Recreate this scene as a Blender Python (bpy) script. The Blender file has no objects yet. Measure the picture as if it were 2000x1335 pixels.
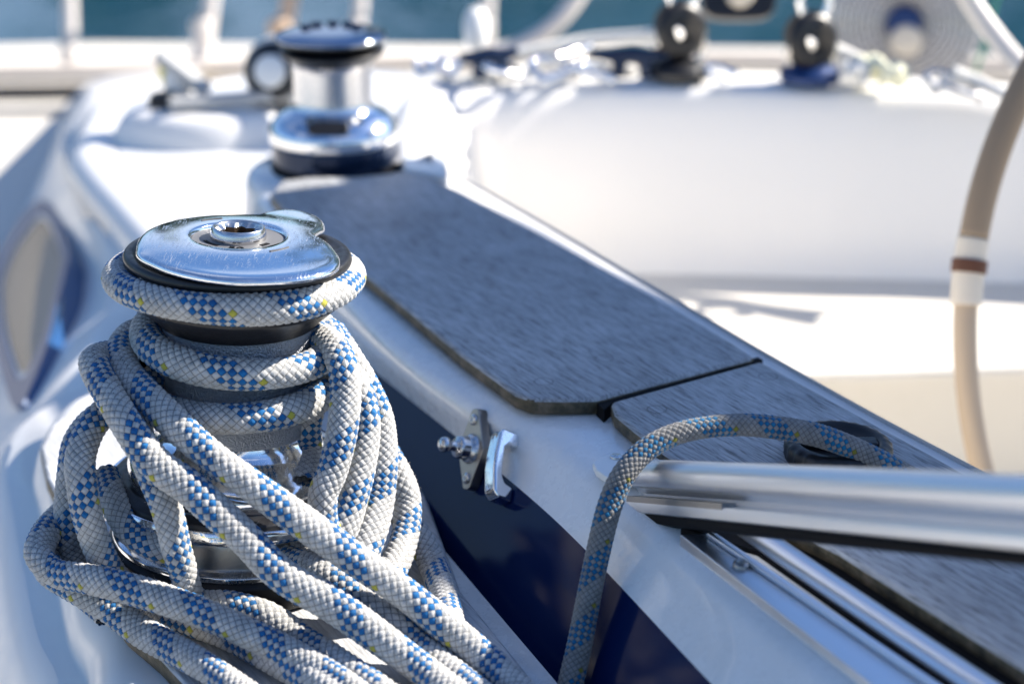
import bpy, math, random
import numpy as np
from mathutils import Vector, Matrix
random.seed(7); np.random.seed(7)
S = bpy.context.scene
COL = S.collection
rad = math.radians

# ---------------------------------------------------------------- camera
PITCH = rad(21.3); FP = 3600.0
CAM = np.array([0., 0., .5])
FW = np.array([0, math.cos(PITCH), -math.sin(PITCH)]); UP = np.array([0, math.sin(PITCH), math.cos(PITCH)])
cd = bpy.data.cameras.new("camera"); cam = bpy.data.objects.new("camera", cd); COL.objects.link(cam)
cam.location = CAM; cam.rotation_euler = (rad(90) - PITCH, 0, 0)
cd.sensor_width = 36; cd.lens = 36 * FP / 2000
cd.clip_start = .02; cd.clip_end = 600
cd.dof.use_dof = True; cd.dof.focus_distance = .99; cd.dof.aperture_fstop = 4.7; cd.dof.aperture_blades = 0
S.camera = cam

# ---------------------------------------------------------------- sky, sun, exposure
SUN = Vector((.70, .26, .60)).normalized()
W = bpy.data.worlds.new("World"); S.world = W; W.use_nodes = True
wn = W.node_tree; bg = wn.nodes["Background"]; sky = wn.nodes.new("ShaderNodeTexSky")
sky.sky_type = 'NISHITA'; sky.sun_disc = False
sky.sun_elevation = math.asin(SUN.z); sky.sun_rotation = math.atan2(SUN.x, SUN.y)
sky.air_density = 1.2; sky.dust_density = .6; sky.ozone_density = 4.5
# thin fair-weather cloud in the sky
tc = wn.nodes.new("ShaderNodeTexCoord"); mp = wn.nodes.new("ShaderNodeMapping"); mp.inputs["Scale"].default_value = (1, 1, 3)
nz = wn.nodes.new("ShaderNodeTexNoise"); nz.inputs["Scale"].default_value = 1.6; nz.inputs["Detail"].default_value = 7
rp = wn.nodes.new("ShaderNodeValToRGB"); rp.color_ramp.elements[0].position = .53; rp.color_ramp.elements[1].position = .75
rp.color_ramp.elements[1].color = (.55, .55, .55, 1)
mx = wn.nodes.new("ShaderNodeMix"); mx.data_type = 'RGBA'; mx.inputs["B"].default_value = (9, 9.5, 10.5, 1)
L = wn.links.new
L(tc.outputs["Generated"], mp.inputs["Vector"]); L(mp.outputs[0], nz.inputs["Vector"]); L(nz.outputs[0], rp.inputs[0])
tn = wn.nodes.new("ShaderNodeMix"); tn.data_type = 'RGBA'; tn.blend_type = 'MULTIPLY'; tn.inputs["Factor"].default_value = 1; tn.inputs["B"].default_value = (.80, .96, 1.18, 1)
L(sky.outputs[0], tn.inputs["A"]); L(rp.outputs[0], mx.inputs["Factor"]); L(tn.outputs["Result"], mx.inputs["A"]); L(mx.outputs["Result"], bg.inputs[0])
bg.inputs[1].default_value = .062
sd = bpy.data.lights.new("sun", 'SUN'); sun = bpy.data.objects.new("sun", sd); COL.objects.link(sun)
sd.energy = 5.0; sd.angle = rad(.5); sd.color = (1, .93, .83)
sun.rotation_euler = SUN.to_track_quat('Z', 'Y').to_euler(); sun.location = (2, 2, 3)
S.view_settings.view_transform = 'Standard'; S.view_settings.look = 'None'; S.view_settings.gamma = 1
S.view_settings.exposure = 1.22
S.cycles.max_bounces = 8; S.cycles.glossy_bounces = 5; S.cycles.use_denoising = True
S.cycles.sample_clamp_indirect = 6

# ---------------------------------------------------------------- sight-line helpers: photo pixel (2000 x 1335) -> world point
def ray(x, y): return FW + np.array([1., 0, 0]) * (x - 1000) / FP - UP * (y - 667.5) / FP
def at(x, y, d): return CAM + ray(x, y) * d
def onz(x, y, z): r = ray(x, y); return CAM + r * (z - CAM[2]) / r[2]
def onplane(x, y, P, n): r = ray(x, y); return CAM + r * (np.dot(np.asarray(P) - CAM, n) / np.dot(r, n))
def nrm(v): v = np.asarray(v, float); return v / np.linalg.norm(v)

# ---------------------------------------------------------------- materials
def mat(name, col=(.8, .8, .8), rough=.5, metal=0., spec=.5, coat=0.):
    m = bpy.data.materials.new(name); m.use_nodes = True
    b = m.node_tree.nodes["Principled BSDF"]
    b.inputs["Base Color"].default_value = (*col, 1); b.inputs["Roughness"].default_value = rough
    b.inputs["Metallic"].default_value = metal; b.inputs["Specular IOR Level"].default_value = spec
    b.inputs["Coat Weight"].default_value = coat; b.inputs["Coat Roughness"].default_value = .03
    return m, m.node_tree, b
def node(nt, t, **k):
    n = nt.nodes.new("ShaderNode" + t)
    for a, v in k.items():
        if a in n.inputs: n.inputs[a].default_value = v
        else: setattr(n, a, v)
    return n
def noise(nt, scale, detail=4, rough=.5, vec=None, dist=0):
    n = node(nt, "TexNoise"); n.inputs["Scale"].default_value = scale; n.inputs["Detail"].default_value = detail
    n.inputs["Roughness"].default_value = rough; n.inputs["Distortion"].default_value = dist
    if vec is None: vec = objvec(nt)
    nt.links.new(vec, n.inputs["Vector"]); return n.outputs[0]
def objvec(nt, scale=None, rot=None):
    g = node(nt, "NewGeometry"); v = g.outputs["Position"]
    if scale or rot:
        m = node(nt, "Mapping"); m.vector_type = 'POINT'
        if rot:
            m0 = node(nt, "Mapping"); m0.inputs["Rotation"].default_value = rot; nt.links.new(v, m0.inputs[0]); v = m0.outputs[0]
        if scale: m.inputs["Scale"].default_value = scale
        nt.links.new(v, m.inputs[0]); v = m.outputs[0]
    return v
def ramp(nt, src, stops):
    r = node(nt, "ValToRGB"); e = r.color_ramp.elements
    while len(e) < len(stops): e.new(.5)
    for q, (p, c) in zip(e, stops):
        q.position = p; q.color = (*c, 1) if len(c) == 3 else c
    nt.links.new(src, r.inputs[0]); return r.outputs[0]
def g(v): return (v, v, v)
def bump(nt, b, src, strength, dist=.001, prev=None):
    n = node(nt, "Bump"); n.inputs["Strength"].default_value = strength; n.inputs["Distance"].default_value = dist
    nt.links.new(src, n.inputs["Height"])
    if prev is not None: nt.links.new(prev, n.inputs["Normal"])
    nt.links.new(n.outputs[0], b.inputs["Normal"]); return n.outputs[0]
def mixc(nt, fac, a, b, mode='MIX'):
    m = node(nt, "Mix"); m.data_type = 'RGBA'; m.blend_type = mode
    for s, v in (("Factor", fac), ("A", a), ("B", b)):
        if isinstance(v, (int, float)): m.inputs[s].default_value = v
        elif isinstance(v, tuple): m.inputs[s].default_value = (*v, 1)
        else: nt.links.new(v, m.inputs[s])
    return m.outputs["Result"]
def math_(nt, op, a, b=None, c=None):
    m = node(nt, "Math"); m.operation = op
    for i, v in enumerate((a, b, c)):
        if v is None: continue
        if isinstance(v, (int, float)): m.inputs[i].default_value = v
        else: nt.links.new(v, m.inputs[i])
    return m.outputs[0]

M = {}
def gelcoat(name, col, dirt=.5, coat=.6, rough=.28):
    m, nt, b = mat(name, col, rough, coat=coat)
    stain = ramp(nt, noise(nt, 14, 6, .65), [(.5, g(0)), (.8, g(1))])
    speck = ramp(nt, noise(nt, 420, 2, .5), [(.70, g(0)), (.76, g(1))])
    patch = ramp(nt, noise(nt, 22, 4, .6), [(.5, g(0)), (.72, g(1))])
    c = mixc(nt, math_(nt, 'MULTIPLY', stain, .28 * dirt), col, (.42, .40, .30))
    c = mixc(nt, math_(nt, 'MULTIPLY', math_(nt, 'MULTIPLY', speck, patch), .8 * dirt), c, (.10, .10, .07))
    nt.links.new(c, b.inputs["Base Color"])
    bump(nt, b, noise(nt, 9, 2), .02, .004)
    nt.links.new(ramp(nt, noise(nt, 60, 5, .7), [(.35, g(rough * .7)), (.7, g(rough * 1.4))]), b.inputs["Roughness"])
    return m
M['gel'] = gelcoat('white_gelcoat', (.78, .78, .77), .7)
M['gel_clean'] = gelcoat('clean_gelcoat', (.80, .785, .76), .15, .12, .42)
M['gel_wall'] = gelcoat('cockpit_gelcoat', (.88, .845, .79), .05, .15, .45)
M['cream'] = gelcoat('cream_deck', (.68, .64, .57), .5, 0, .6)
M['navy'] = mat('navy_gelcoat', (.003, .011, .055), .12, spec=.10)[0]
m, nt, b = mat('chrome', (.86, .87, .89), .06, 1.); M['chrome'] = m
sc = ramp(nt, noise(nt, 1, 3, .7, objvec(nt, (900, 90, 400))), [(.5, g(0)), (.7, g(1))])
spk = ramp(nt, noise(nt, 1500, 2, .6), [(.62, g(0)), (.70, g(1))])
area = ramp(nt, noise(nt, 45, 3), [(.38, g(.1)), (.6, g(1))])
f = math_(nt, 'MULTIPLY', math_(nt, 'MAXIMUM', sc, spk), area)
nt.links.new(math_(nt, 'MULTIPLY_ADD', f, .42, .07), b.inputs["Roughness"])
bump(nt, b, noise(nt, 700, 3, .6), .10, .0003)
M['steel'] = mat('stainless_steel', (.62, .61, .60), .22, 1.)[0]
m, nt, b = mat('dull_steel', (.36, .34, .32), .35, 1.); M['dullsteel'] = m; bump(nt, b, noise(nt, 900, 3), .2, .0004)
m, nt, b = mat('anodised_aluminium', (.74, .76, .80), .3, 1.); M['alu'] = m
st = noise(nt, 60, 5, .7)
nt.links.new(ramp(nt, st, [(.3, g(.33)), (.75, g(.42))]), b.inputs["Roughness"]); bump(nt, b, noise(nt, 1, 3, .6, objvec(nt, (60, 900, 900))), .05, .0003)
m, nt, b = mat('drum_alloy', (.50, .53, .58), .34, 1.); M['drum'] = m
bump(nt, b, noise(nt, 800, 3, .6), 1., .0030)
m, nt, b = mat('smooth_drum', (.72, .72, .74), .25, 1.); M['drum2'] = m; bump(nt, b, noise(nt, 800, 2), .4, .0004)
m, nt, b = mat('black_plastic', (.010, .010, .012), .38); M['black'] = m
nt.links.new(ramp(nt, noise(nt, 140, 5, .7), [(.35, g(.28)), (.7, g(.5))]), b.inputs["Roughness"]); bump(nt, b, noise(nt, 1200, 2), .15, .0004)
M['rubber'] = mat('black_rubber', (.004, .004, .005), .7, spec=.15)[0]
m, nt, b = mat('grey_plastic', (.13, .13, .135), .5); M['grey'] = m
bump(nt, b, noise(nt, 1600, 2), .3, .0004)
M['bronze'] = mat('dark_bronze', (.12, .085, .06), .45, .8)[0]
M['whiteplastic'] = mat('white_plastic', (.8, .8, .78), .4)[0]
M['bluepaint'] = mat('blue_anodised', (.006, .03, .12), .35, .3)[0]
M['navyplastic'] = mat('navy_frame', (.015, .07, .20), .35)[0]
M['beige'] = mat('beige_tube', (.40, .31, .22), .5)[0]
M['tape'] = mat('white_tape', (.60, .54, .45), .6)[0]
M['browntape'] = mat('brown_whipping', (.10, .035, .015), .7)[0]
m, nt, b = mat('leather_cover', (.26, .19, .125), .6); M['leather'] = m; bump(nt, b, noise(nt, 500, 4), .3, .001)
M['yellow'] = mat('yellow_line', (.75, .62, .08), .7)[0]
M['paleyellow'] = mat('pale_yellow_line', (.80, .78, .58), .8)[0]
M['blocker_skin'] = mat('blocker_blue', (.02, .05, .16), .9)[0]
m, nt, b = mat('window_glass', (.025, .03, .035), .25, spec=.12); M['glass'] = m
M['darknavy'] = mat('dark_navy_metal', (.012, .025, .06), .15, .5)[0]
M['painted_reflection'] = mat('cream_reflection', (.42, .37, .31), .9, spec=.1)[0]
M['skychrome'] = mat('sky_tinted_chrome', (.30, .34, .42), .10, 1.)[0]  # chrome with the dark blue of the reflected sky put into its colour
M['greyprint'] = mat('worn_print', (.05, .05, .055), .6)[0]

# weathered teak; grain along GR
T0, T1 = onz(650, 360, .08), onz(1330, 745, .08)
ga = math.atan2(T1[1] - T0[1], T1[0] - T0[0])
def teak(name, a, base=1., moss=True, streak=.72):
    m, nt, b = mat(name, (.2, .2, .2), .55, spec=.5)
    v = objvec(nt, (45, 560, 560), (0, 0, -a)); v2 = objvec(nt, (60, 820, 820), (0, 0, -a))
    n1 = noise(nt, 1, 5, .65, v, .08); n2 = noise(nt, 1, 3, .7, v2)
    c = ramp(nt, n1, [(.30, (.185 * base, .188 * base, .192 * base)), (.5, (.262 * base, .267 * base, .274 * base)), (.7, (.325 * base, .33 * base, .338 * base))])
    c = mixc(nt, streak, c, ramp(nt, n2, [(.34, g(.04)), (.47, g(.7)), (.65, g(1.))]), 'MULTIPLY')
    big = ramp(nt, noise(nt, 11, 4, .6), [(.3, g(.78)), (.7, g(1.15))])
    c = mixc(nt, 1., c, big, 'MULTIPLY')
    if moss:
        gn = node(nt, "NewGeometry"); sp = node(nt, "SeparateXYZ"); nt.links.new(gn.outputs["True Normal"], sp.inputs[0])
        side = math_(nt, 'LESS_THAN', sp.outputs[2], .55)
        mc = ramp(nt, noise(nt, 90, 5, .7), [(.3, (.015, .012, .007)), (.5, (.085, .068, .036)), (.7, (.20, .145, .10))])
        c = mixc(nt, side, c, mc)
    nt.links.new(c, b.inputs["Base Color"])
    h = math_(nt, 'ADD', n1, math_(nt, 'MULTIPLY', n2, .7))
    bump(nt, b, h, .7, .0009)
    return m
M['teak'] = teak('weathered_teak', ga, 1.7)
M['teakpad'] = teak('pale_teak', ga, 2.0, True, .3)

# braided cordage: UV = (strand family A, strand family B)
def rope_mat(name, blue_n=4, period=10, sat=1., dim=1.):
    m, nt, b = mat(name, (.8, .8, .8), .8, spec=.25)
    uv = node(nt, "UVMap"); sp = node(nt, "SeparateXYZ"); nt.links.new(uv.outputs[0], sp.inputs[0])
    A, B = sp.outputs[0], sp.outputs[1]
    ia, ib = math_(nt, 'FLOOR', A), math_(nt, 'FLOOR', B)
    fa, fb = math_(nt, 'FRACT', A), math_(nt, 'FRACT', B)
    par = math_(nt, 'FLOORED_MODULO', math_(nt, 'ADD', ia, ib), 2.)      # 0 -> A on top
    par = math_(nt, 'GREATER_THAN', par, .5)
    ma = math_(nt, 'FLOORED_MODULO', math_(nt, 'ADD', ia, .5), float(period))
    isb = math_(nt, 'MULTIPLY', math_(nt, 'LESS_THAN', ma, float(blue_n)), math_(nt, 'SUBTRACT', 1., par))
    isy = math_(nt, 'MULTIPLY', math_(nt, 'COMPARE', ma, blue_n + .5, .45), math_(nt, 'SUBTRACT', 1., par))
    mb = math_(nt, 'FLOORED_MODULO', math_(nt, 'ADD', ib, .5), 10.)
    isy = math_(nt, 'MULTIPLY', isy, math_(nt, 'LESS_THAN', mb, 2.))
    n = noise(nt, 130, 4, .6)
    white = ramp(nt, n, [(.35, (.42 * dim, .42 * dim, .41 * dim)), (.65, (.60 * dim, .59 * dim, .57 * dim))])
    blue = ramp(nt, n, [(.3, (.003, .080, .25 * sat)), (.7, (.005, .165, .42 * sat))])
    c = mixc(nt, isb, white, blue); c = mixc(nt, isy, c, (.48 * dim, .44 * dim, .06 * dim))
    # across / along coordinates of the strand on top
    ac = math_(nt, 'ADD', math_(nt, 'MULTIPLY', fa, math_(nt, 'SUBTRACT', 1., par)), math_(nt, 'MULTIPLY', fb, par))
    yarn = math_(nt, 'SINE', math_(nt, 'MULTIPLY', ac, 2 * math.pi * 4))
    fib = math_(nt, 'ABSOLUTE', yarn)
    hf = noise(nt, 2600, 2, .6)
    yl = ramp(nt, fib, [(0, g(.72)), (.35, g(1.))])
    c = mixc(nt, .8, c, yl, 'MULTIPLY')
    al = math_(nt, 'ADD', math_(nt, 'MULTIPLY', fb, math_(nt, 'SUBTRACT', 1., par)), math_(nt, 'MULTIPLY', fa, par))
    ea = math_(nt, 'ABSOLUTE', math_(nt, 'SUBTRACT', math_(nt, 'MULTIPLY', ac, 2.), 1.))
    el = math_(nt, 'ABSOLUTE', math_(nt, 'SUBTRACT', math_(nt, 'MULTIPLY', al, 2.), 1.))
    ed = ramp(nt, math_(nt, 'MAXIMUM', ea, math_(nt, 'MULTIPLY', el, .97)), [(.74, g(1.)), (.98, g(.45))])  # gaps between strands darkened in the colour, standing in for their shade
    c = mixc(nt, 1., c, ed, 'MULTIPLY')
    nt.links.new(c, b.inputs["Base Color"])
    h = math_(nt, 'ADD', math_(nt, 'MULTIPLY', fib, .6), math_(nt, 'MULTIPLY', hf, .5))
    bump(nt, b, h, .55, .00035)
    b.inputs["Sheen Weight"].default_value = .25
    return m
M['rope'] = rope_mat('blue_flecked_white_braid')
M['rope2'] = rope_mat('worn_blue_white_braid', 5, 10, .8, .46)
M['plainrope'] = mat('white_line', (.75, .73, .68), .85)[0]
M['greenline'] = mat('green_line', (.05, .25, .13), .8)[0]

# water
m, nt, b = mat('harbour_water', (.010, .048, .080), .06, spec=.5); M['water'] = m
b.inputs["IOR"].default_value = 1.33
bump(nt, b, noise(nt, 1, 5, .6, objvec(nt, (1.6, .8, 1)), .6), .3, .12)
m, nt, b = mat('far_foliage', (.05, .08, .03), .9); M['wood'] = m
nt.links.new(ramp(nt, noise(nt, .35, 5, .7), [(.3, (.02, .035, .015)), (.7, (.09, .13, .05))]), b.inputs["Base Color"])

# ---------------------------------------------------------------- mesh helpers
def mesh(name, v, f, m, parent=None, smooth=False, mats=None):
    me = bpy.data.meshes.new(name); me.from_pydata([tuple(map(float, p)) for p in v], [], f); me.update()
    for k in (mats or [m]): me.materials.append(k)
    if smooth: me.polygons.foreach_set('use_smooth', [True] * len(me.polygons))
    o = bpy.data.objects.new(name, me); COL.objects.link(o)
    if parent: o.parent = parent
    return o
def bev(o, w, seg=3, ang=35):
    b = o.modifiers.new('b', 'BEVEL'); b.width = w; b.segments = seg; b.limit_method = 'ANGLE'; b.angle_limit = rad(ang)
    for p in o.data.polygons: p.use_smooth = True
    w = o.modifiers.new('w', 'WEIGHTED_NORMAL'); w.keep_sharp = True
    return o
def thing(name, label, cat, loc=(0, 0, 0), group=None):
    o = bpy.data.objects.new(name, None); o.empty_display_size = .02; COL.objects.link(o); o.location = loc
    o['label'] = label; o['category'] = cat
    if group: o['group'] = group
    return o
def tag(o, label, cat, group=None):
    o['label'] = label; o['category'] = cat
    if group: o['group'] = group
    return o
def structure(o, label=None):
    o['kind'] = 'structure'
    if label: o['label'] = label
    return o
def cat(P, n=12, closed=False):
    P = [np.asarray(p, float) for p in P]; N = len(P); out = []
    rng = range(N) if closed else range(N - 1)
    for i in rng:
        if closed: a, b, c, d = P[i - 1], P[i], P[(i + 1) % N], P[(i + 2) % N]
        else:
            b, c = P[i], P[i + 1]; a = P[i - 1] if i else 2 * b - c; d = P[i + 2] if i + 2 < N else 2 * c - b
        for k in range(n):
            t = k / n
            out.append(.5 * ((2 * b) + (c - a) * t + (2 * a - 5 * b + 4 * c - d) * t * t + (3 * b - a - 3 * c + d) * t ** 3))
    if not closed: out.append(P[-1])
    return np.array(out)
def resample(P, ds=None, n=None, closed=False):
    P = np.asarray(P)
    if closed: P = np.vstack([P, P[:1]])
    d = np.r_[0, np.cumsum(np.linalg.norm(np.diff(P, axis=0), axis=1))]
    if n is None: n = max(2, int(round(d[-1] / ds)) + 1)
    s = np.linspace(0, d[-1], n)
    return np.stack([np.interp(s, d, P[:, k]) for k in range(3)], 1), s
def frames(P):
    T = np.gradient(P, axis=0); T /= np.linalg.norm(T, axis=1)[:, None]
    N = np.zeros_like(P); r = np.array([0, 0, 1.]); r = r if abs(T[0] @ r) < .9 else np.array([1., 0, 0])
    n = r - T[0] * (r @ T[0]); n /= np.linalg.norm(n); N[0] = n
    for i in range(1, len(P)):
        n = n - T[i] * (n @ T[i]); n /= np.linalg.norm(n); N[i] = n
    return T, N, np.cross(T, N)
def grid_faces(nr, nc, wrap=False):
    a = np.arange(nr - 1)[:, None] * nc; j = np.arange(nc if wrap else nc - 1)[None, :]; k = (j + 1) % nc if wrap else j + 1
    return np.stack([a + j, a + k, a + nc + k, a + nc + j], -1).reshape(-1, 4)
def tube(name, pts, r, m, parent=None, seg=16, sub=10, closed=False, caps=True):
    P = cat(pts, sub, closed)
    if closed: P = np.vstack([P, P[:1]])
    R = np.full(len(P), r) if np.isscalar(r) else np.interp(np.linspace(0, 1, len(P)), np.linspace(0, 1, len(r)), r)
    T, N, B = frames(P); a = np.linspace(0, 2 * math.pi, seg, endpoint=False)
    V = P[:, None] + R[:, None, None] * (np.cos(a)[None, :, None] * N[:, None] + np.sin(a)[None, :, None] * B[:, None])
    F = [tuple(q) for q in grid_faces(len(P), seg, True)]
    if caps and not closed: F += [tuple(range(seg))[::-1], tuple(range((len(P) - 1) * seg, len(P) * seg))]
    o = mesh(name, V.reshape(-1, 3), F, m, parent, True)
    return o
def rope(name, pts, r, m, parent=None, N=10, amp=.16, sub=14, pts_dense=None, jitter=.0005):
    P = cat(pts, sub) if pts_dense is None else pts_dense
    Lc = 2 * math.pi * r / N * .86; K = 5
    P, s = resample(P, Lc / (2 * K) * 1.0)
    # small unevenness of a used line
    ph = random.random() * 9
    w = np.stack([np.sin(s * 37 + ph), np.sin(s * 29 + 2 * ph), np.sin(s * 43 + 3 * ph)], 1) * jitter
    P = P + w
    T, Nn, B = frames(P)
    ns = N * K * 2 // 2 * 1 + 1
    ns = N * K + 1
    U = np.linspace(0, 1, ns)
    tw = s * 2.0
    A = N * U[None, :] + (s / Lc)[:, None]; Bb = N * U[None, :] - (s / Lc)[:, None] + 4000 * 10
    A = A + ph // 1 * 10
    fa, fb = A % 1, Bb % 1
    par = (np.floor(A) + np.floor(Bb)) % 2
    ac = np.where(par < .5, fa, fb); al = np.where(par < .5, fb, fa)
    h = np.sqrt(np.clip(1 - (2 * ac - 1) ** 6, 0, 1)) * (.1 + .9 * np.sin(math.pi * np.clip(al, 0, 1)) ** .5)
    a = -2 * math.pi * U
    R = r * (1 - amp + amp * h) * (1 + .02 * np.sin(s * 61 + ph))[:, None] * (1 + .045 * np.cos(2 * a[None, :] + 3 * np.sin(s * 17 + ph)[:, None]))
    V = P[:, None] + R[..., None] * (np.cos(a)[None, :, None] * Nn[:, None] + np.sin(a)[None, :, None] * B[:, None])
    F = grid_faces(len(P), ns)[:, ::-1]
    me = bpy.data.meshes.new(name)
    me.vertices.add(V.shape[0] * ns); me.vertices.foreach_set('co', V.reshape(-1).astype(np.float32))
    nf = len(F); me.loops.add(nf * 4); me.loops.foreach_set('vertex_index', F.reshape(-1).astype(np.int32))
    me.polygons.add(nf); me.polygons.foreach_set('loop_start', np.arange(0, nf * 4, 4, dtype=np.int32))
    me.polygons.foreach_set('loop_total', np.full(nf, 4, np.int32)); me.polygons.foreach_set('use_smooth', np.ones(nf, bool))
    me.update(calc_edges=True)
    uvl = me.uv_layers.new(name='UVMap')
    uv = np.stack([A - 1e-6, Bb - 4000 * 10 + 2000 * 10], -1).reshape(-1, 2)[F.reshape(-1)]
    uvl.data.foreach_set('uv', uv.reshape(-1).astype(np.float32))
    me.materials.append(m)
    # closing caps
    o = bpy.data.objects.new(name, me); COL.objects.link(o)
    if parent: o.parent = parent
    return o
def lathe(name, prof, m, parent=None, seg=96, loc=(0, 0, 0), smooth=True, closed=False):
    a = np.linspace(0, 2 * math.pi, seg, endpoint=False); pr = np.array(prof, float)
    V = np.stack([pr[:, 0, None] * np.cos(a), pr[:, 0, None] * np.sin(a), np.repeat(pr[:, 1, None], seg, 1)], -1) + np.array(loc)
    F = [tuple(q) for q in grid_faces(len(pr), seg, True)]
    if closed:
        n = len(pr); F += [((n - 1) * seg + j, (n - 1) * seg + (j + 1) % seg, (j + 1) % seg, j) for j in range(seg)]
    o = mesh(name, V.reshape(-1, 3), F, m, parent, smooth)
    return o
def rnd(prof, r=.0008, n=3):
    """round the corners of a lathe profile"""
    P = [np.array(p, float) for p in prof]; out = [P[0]]
    for i in range(1, len(P) - 1):
        a, b, c = P[i - 1], P[i], P[i + 1]; la, lc = np.linalg.norm(a - b), np.linalg.norm(c - b)
        q = min(r, la * .45, lc * .45); p0 = b + (a - b) / la * q; p1 = b + (c - b) / lc * q
        for k in range(n + 1):
            t = k / n; out.append((1 - t) ** 2 * p0 + 2 * t * (1 - t) * b + t * t * p1)
    out.append(P[-1]); return out
def prism(name, out, z0, z1, m, parent=None, bevel=0, seg=3):
    """upright prism; out = list of (x, y)"""
    n = len(out); V = [(p[0], p[1], z0) for p in out] + [(p[0], p[1], z1) for p in out]
    ar = sum(out[i][0] * out[(i + 1) % n][1] - out[(i + 1) % n][0] * out[i][1] for i in range(n))
    F = [tuple(range(n))[::-1], tuple(range(n, 2 * n))] + [(i, (i + 1) % n, n + (i + 1) % n, n + i) for i in range(n)]
    if ar < 0: F = [f[::-1] for f in F]
    o = mesh(name, V, F, m, parent)
    if bevel: bev(o, bevel, seg)
    return o
def loft(name, rows, m, parent=None, sub=8, smooth=True, n=60, flip=False):
    R = [resample(cat(r, sub), n=n)[0] for r in rows]
    V = np.vstack(R); F = [tuple(q) for q in grid_faces(len(R), n)]
    if flip: F = [f[::-1] for f in F]
    return mesh(name, V, F, m, parent, smooth)
def sweep(name, P, prof, xa, ya, m, parent=None, smooth=False):
    """prof (list of (u, v)) carried along the straight points P with axes xa, ya"""
    n = len(prof); V = []
    for p in P:
        for u, v in prof: V.append(np.asarray(p) + u * np.asarray(xa) + v * np.asarray(ya))
    F = [tuple(q) for q in grid_faces(len(P), n, True)] + [tuple(range(n))[::-1], tuple(range((len(P) - 1) * n, len(P) * n))]
    return mesh(name, V, F, m, parent, smooth)
def box(name, c, h, m, parent=None, axes=None, bevel=0):
    X, Y, Z = axes if axes else (np.array([1., 0, 0]), np.array([0, 1., 0]), np.array([0, 0, 1.]))
    V = [np.asarray(c) + sx * h[0] * X + sy * h[1] * Y + sz * h[2] * Z for sx in (-1, 1) for sy in (-1, 1) for sz in (-1, 1)]
    F = [(0, 1, 3, 2), (4, 6, 7, 5), (0, 4, 5, 1), (2, 3, 7, 6), (0, 2, 6, 4), (1, 5, 7, 3)]
    o = mesh(name, V, F, m, parent)
    if bevel: bev(o, bevel)
    return o
def frame_lathe(name, prof, m, O, Z, parent=None, seg=40):
    """lathe about the axis Z through O"""
    Z = nrm(Z); X = nrm(np.cross([0, 0, 1.], Z) if abs(Z[2]) < .9 else np.cross([0, 1., 0], Z)); Y = np.cross(Z, X)
    a = np.linspace(0, 2 * math.pi, seg, endpoint=False); V = []
    for r, z in prof:
        for t in a: V.append(np.asarray(O) + r * math.cos(t) * X + r * math.sin(t) * Y + z * Z)
    return mesh(name, V, [tuple(q) for q in grid_faces(len(prof), seg, True)], m, parent, True)

# ================================================================ setting: water, bank
ZW = -1.3
w = mesh('water', [(-150, -10, ZW), (150, -10, ZW), (150, 300, ZW), (-150, 300, ZW)], [(0, 1, 2, 3)], M['water']); structure(w)
# wooded bank across the harbour (seen mirrored in the water)
V, F = [], []
rng = np.random.RandomState(3)
for k in range(5200):
    x = rng.uniform(-75, 75); base = 38 + 10 * rng.rand()
    u_ = x / base; top = 4.6 + 2.0 * math.sin(x * .31) + (3 if u_ > -.05 else 0) + 12 * math.exp(-((u_ + .03) / .03) ** 2) + 9 * math.exp(-((u_ + .2) / .03) ** 2) - 8 * math.exp(-((u_ + .115) / .05) ** 2) - 3 * math.exp(-((u_ + .3) / .06) ** 2) + (7 + 3 * math.sin(u_ * 60) if u_ > .02 else 0)
    z = ZW + rng.rand() ** .8 * max(top, 3); s = rng.uniform(.4, 1.2)
    c = np.array([x, base, z]); q = nrm(rng.normal(size=3)); p = nrm(np.cross(q, rng.normal(size=3))); i0 = len(V)
    V += [c + s * q, c + s * p, c - s * q, c - s * p]; F.append((i0, i0 + 1, i0 + 2, i0 + 3))
M['pale'] = mat('pale_foliage', (.30, .36, .25), .9)[0]
o = mesh('wooded_bank', V, F, None, mats=[M['wood'], M['pale']])
o.data.polygons.foreach_set('material_index', [1 if V[f[0]][0] / V[f[0]][1] > .02 and (i_ * 7) % 10 < 8 else 0 for i_, f in enumerate(F)]); o['kind'] = 'stuff'; o['label'] = 'dark green wood on the far bank mirrored in the water'
mesh_b = mesh('far_shore', [(-150, 49, ZW - .5), (150, 49, ZW - .5), (150, 56, ZW + 1), (-150, 56, ZW + 1)], [(0, 1, 2, 3)], M['wood']); structure(mesh_b)

# ================================================================ the boat
boat = thing('sailboat', 'white sailboat cockpit with navy stripe, teak trimmed coaming and side deck', 'sailboat')
ZD = -.012                                     # level of the winch platform deck
ZT = .08                                       # teak top
# --- inboard wall plane (navy stripe wall)
b0, b1 = onz(830, 1030, ZD), onz(1090, 1335, ZD); rdg = onz(1028, 857, .060)
WN = nrm(np.cross(b1 - b0, rdg - b0)); WN = WN if WN[0] < 0 else -WN
wl = lambda x, y: onplane(x, y, b0, WN)
bdir = nrm(b1 - b0)
bot = [b0 - bdir * .62, b0 - bdir * .3, b0, b1, b1 + bdir * .35]
rp_ = [(500, 395), (560, 470), (640, 560), (740, 672), (880, 785), (1028, 857), (1145, 952), (1300, 1090), (1500, 1262), (1640, 1380), (1900, 1600)]
rid = []
for (x, y) in rp_: rid.append(onz(x, y, .060))
nav = [wl(600, 600), wl(690, 690), wl(900, 860), wl(1100, 1030), wl(1390, 1335), wl(1620, 1570)]
nav0 = [wl(640, 720), wl(700, 800), b0 + bdir * .0, b1, b1 + bdir * .16]
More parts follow.
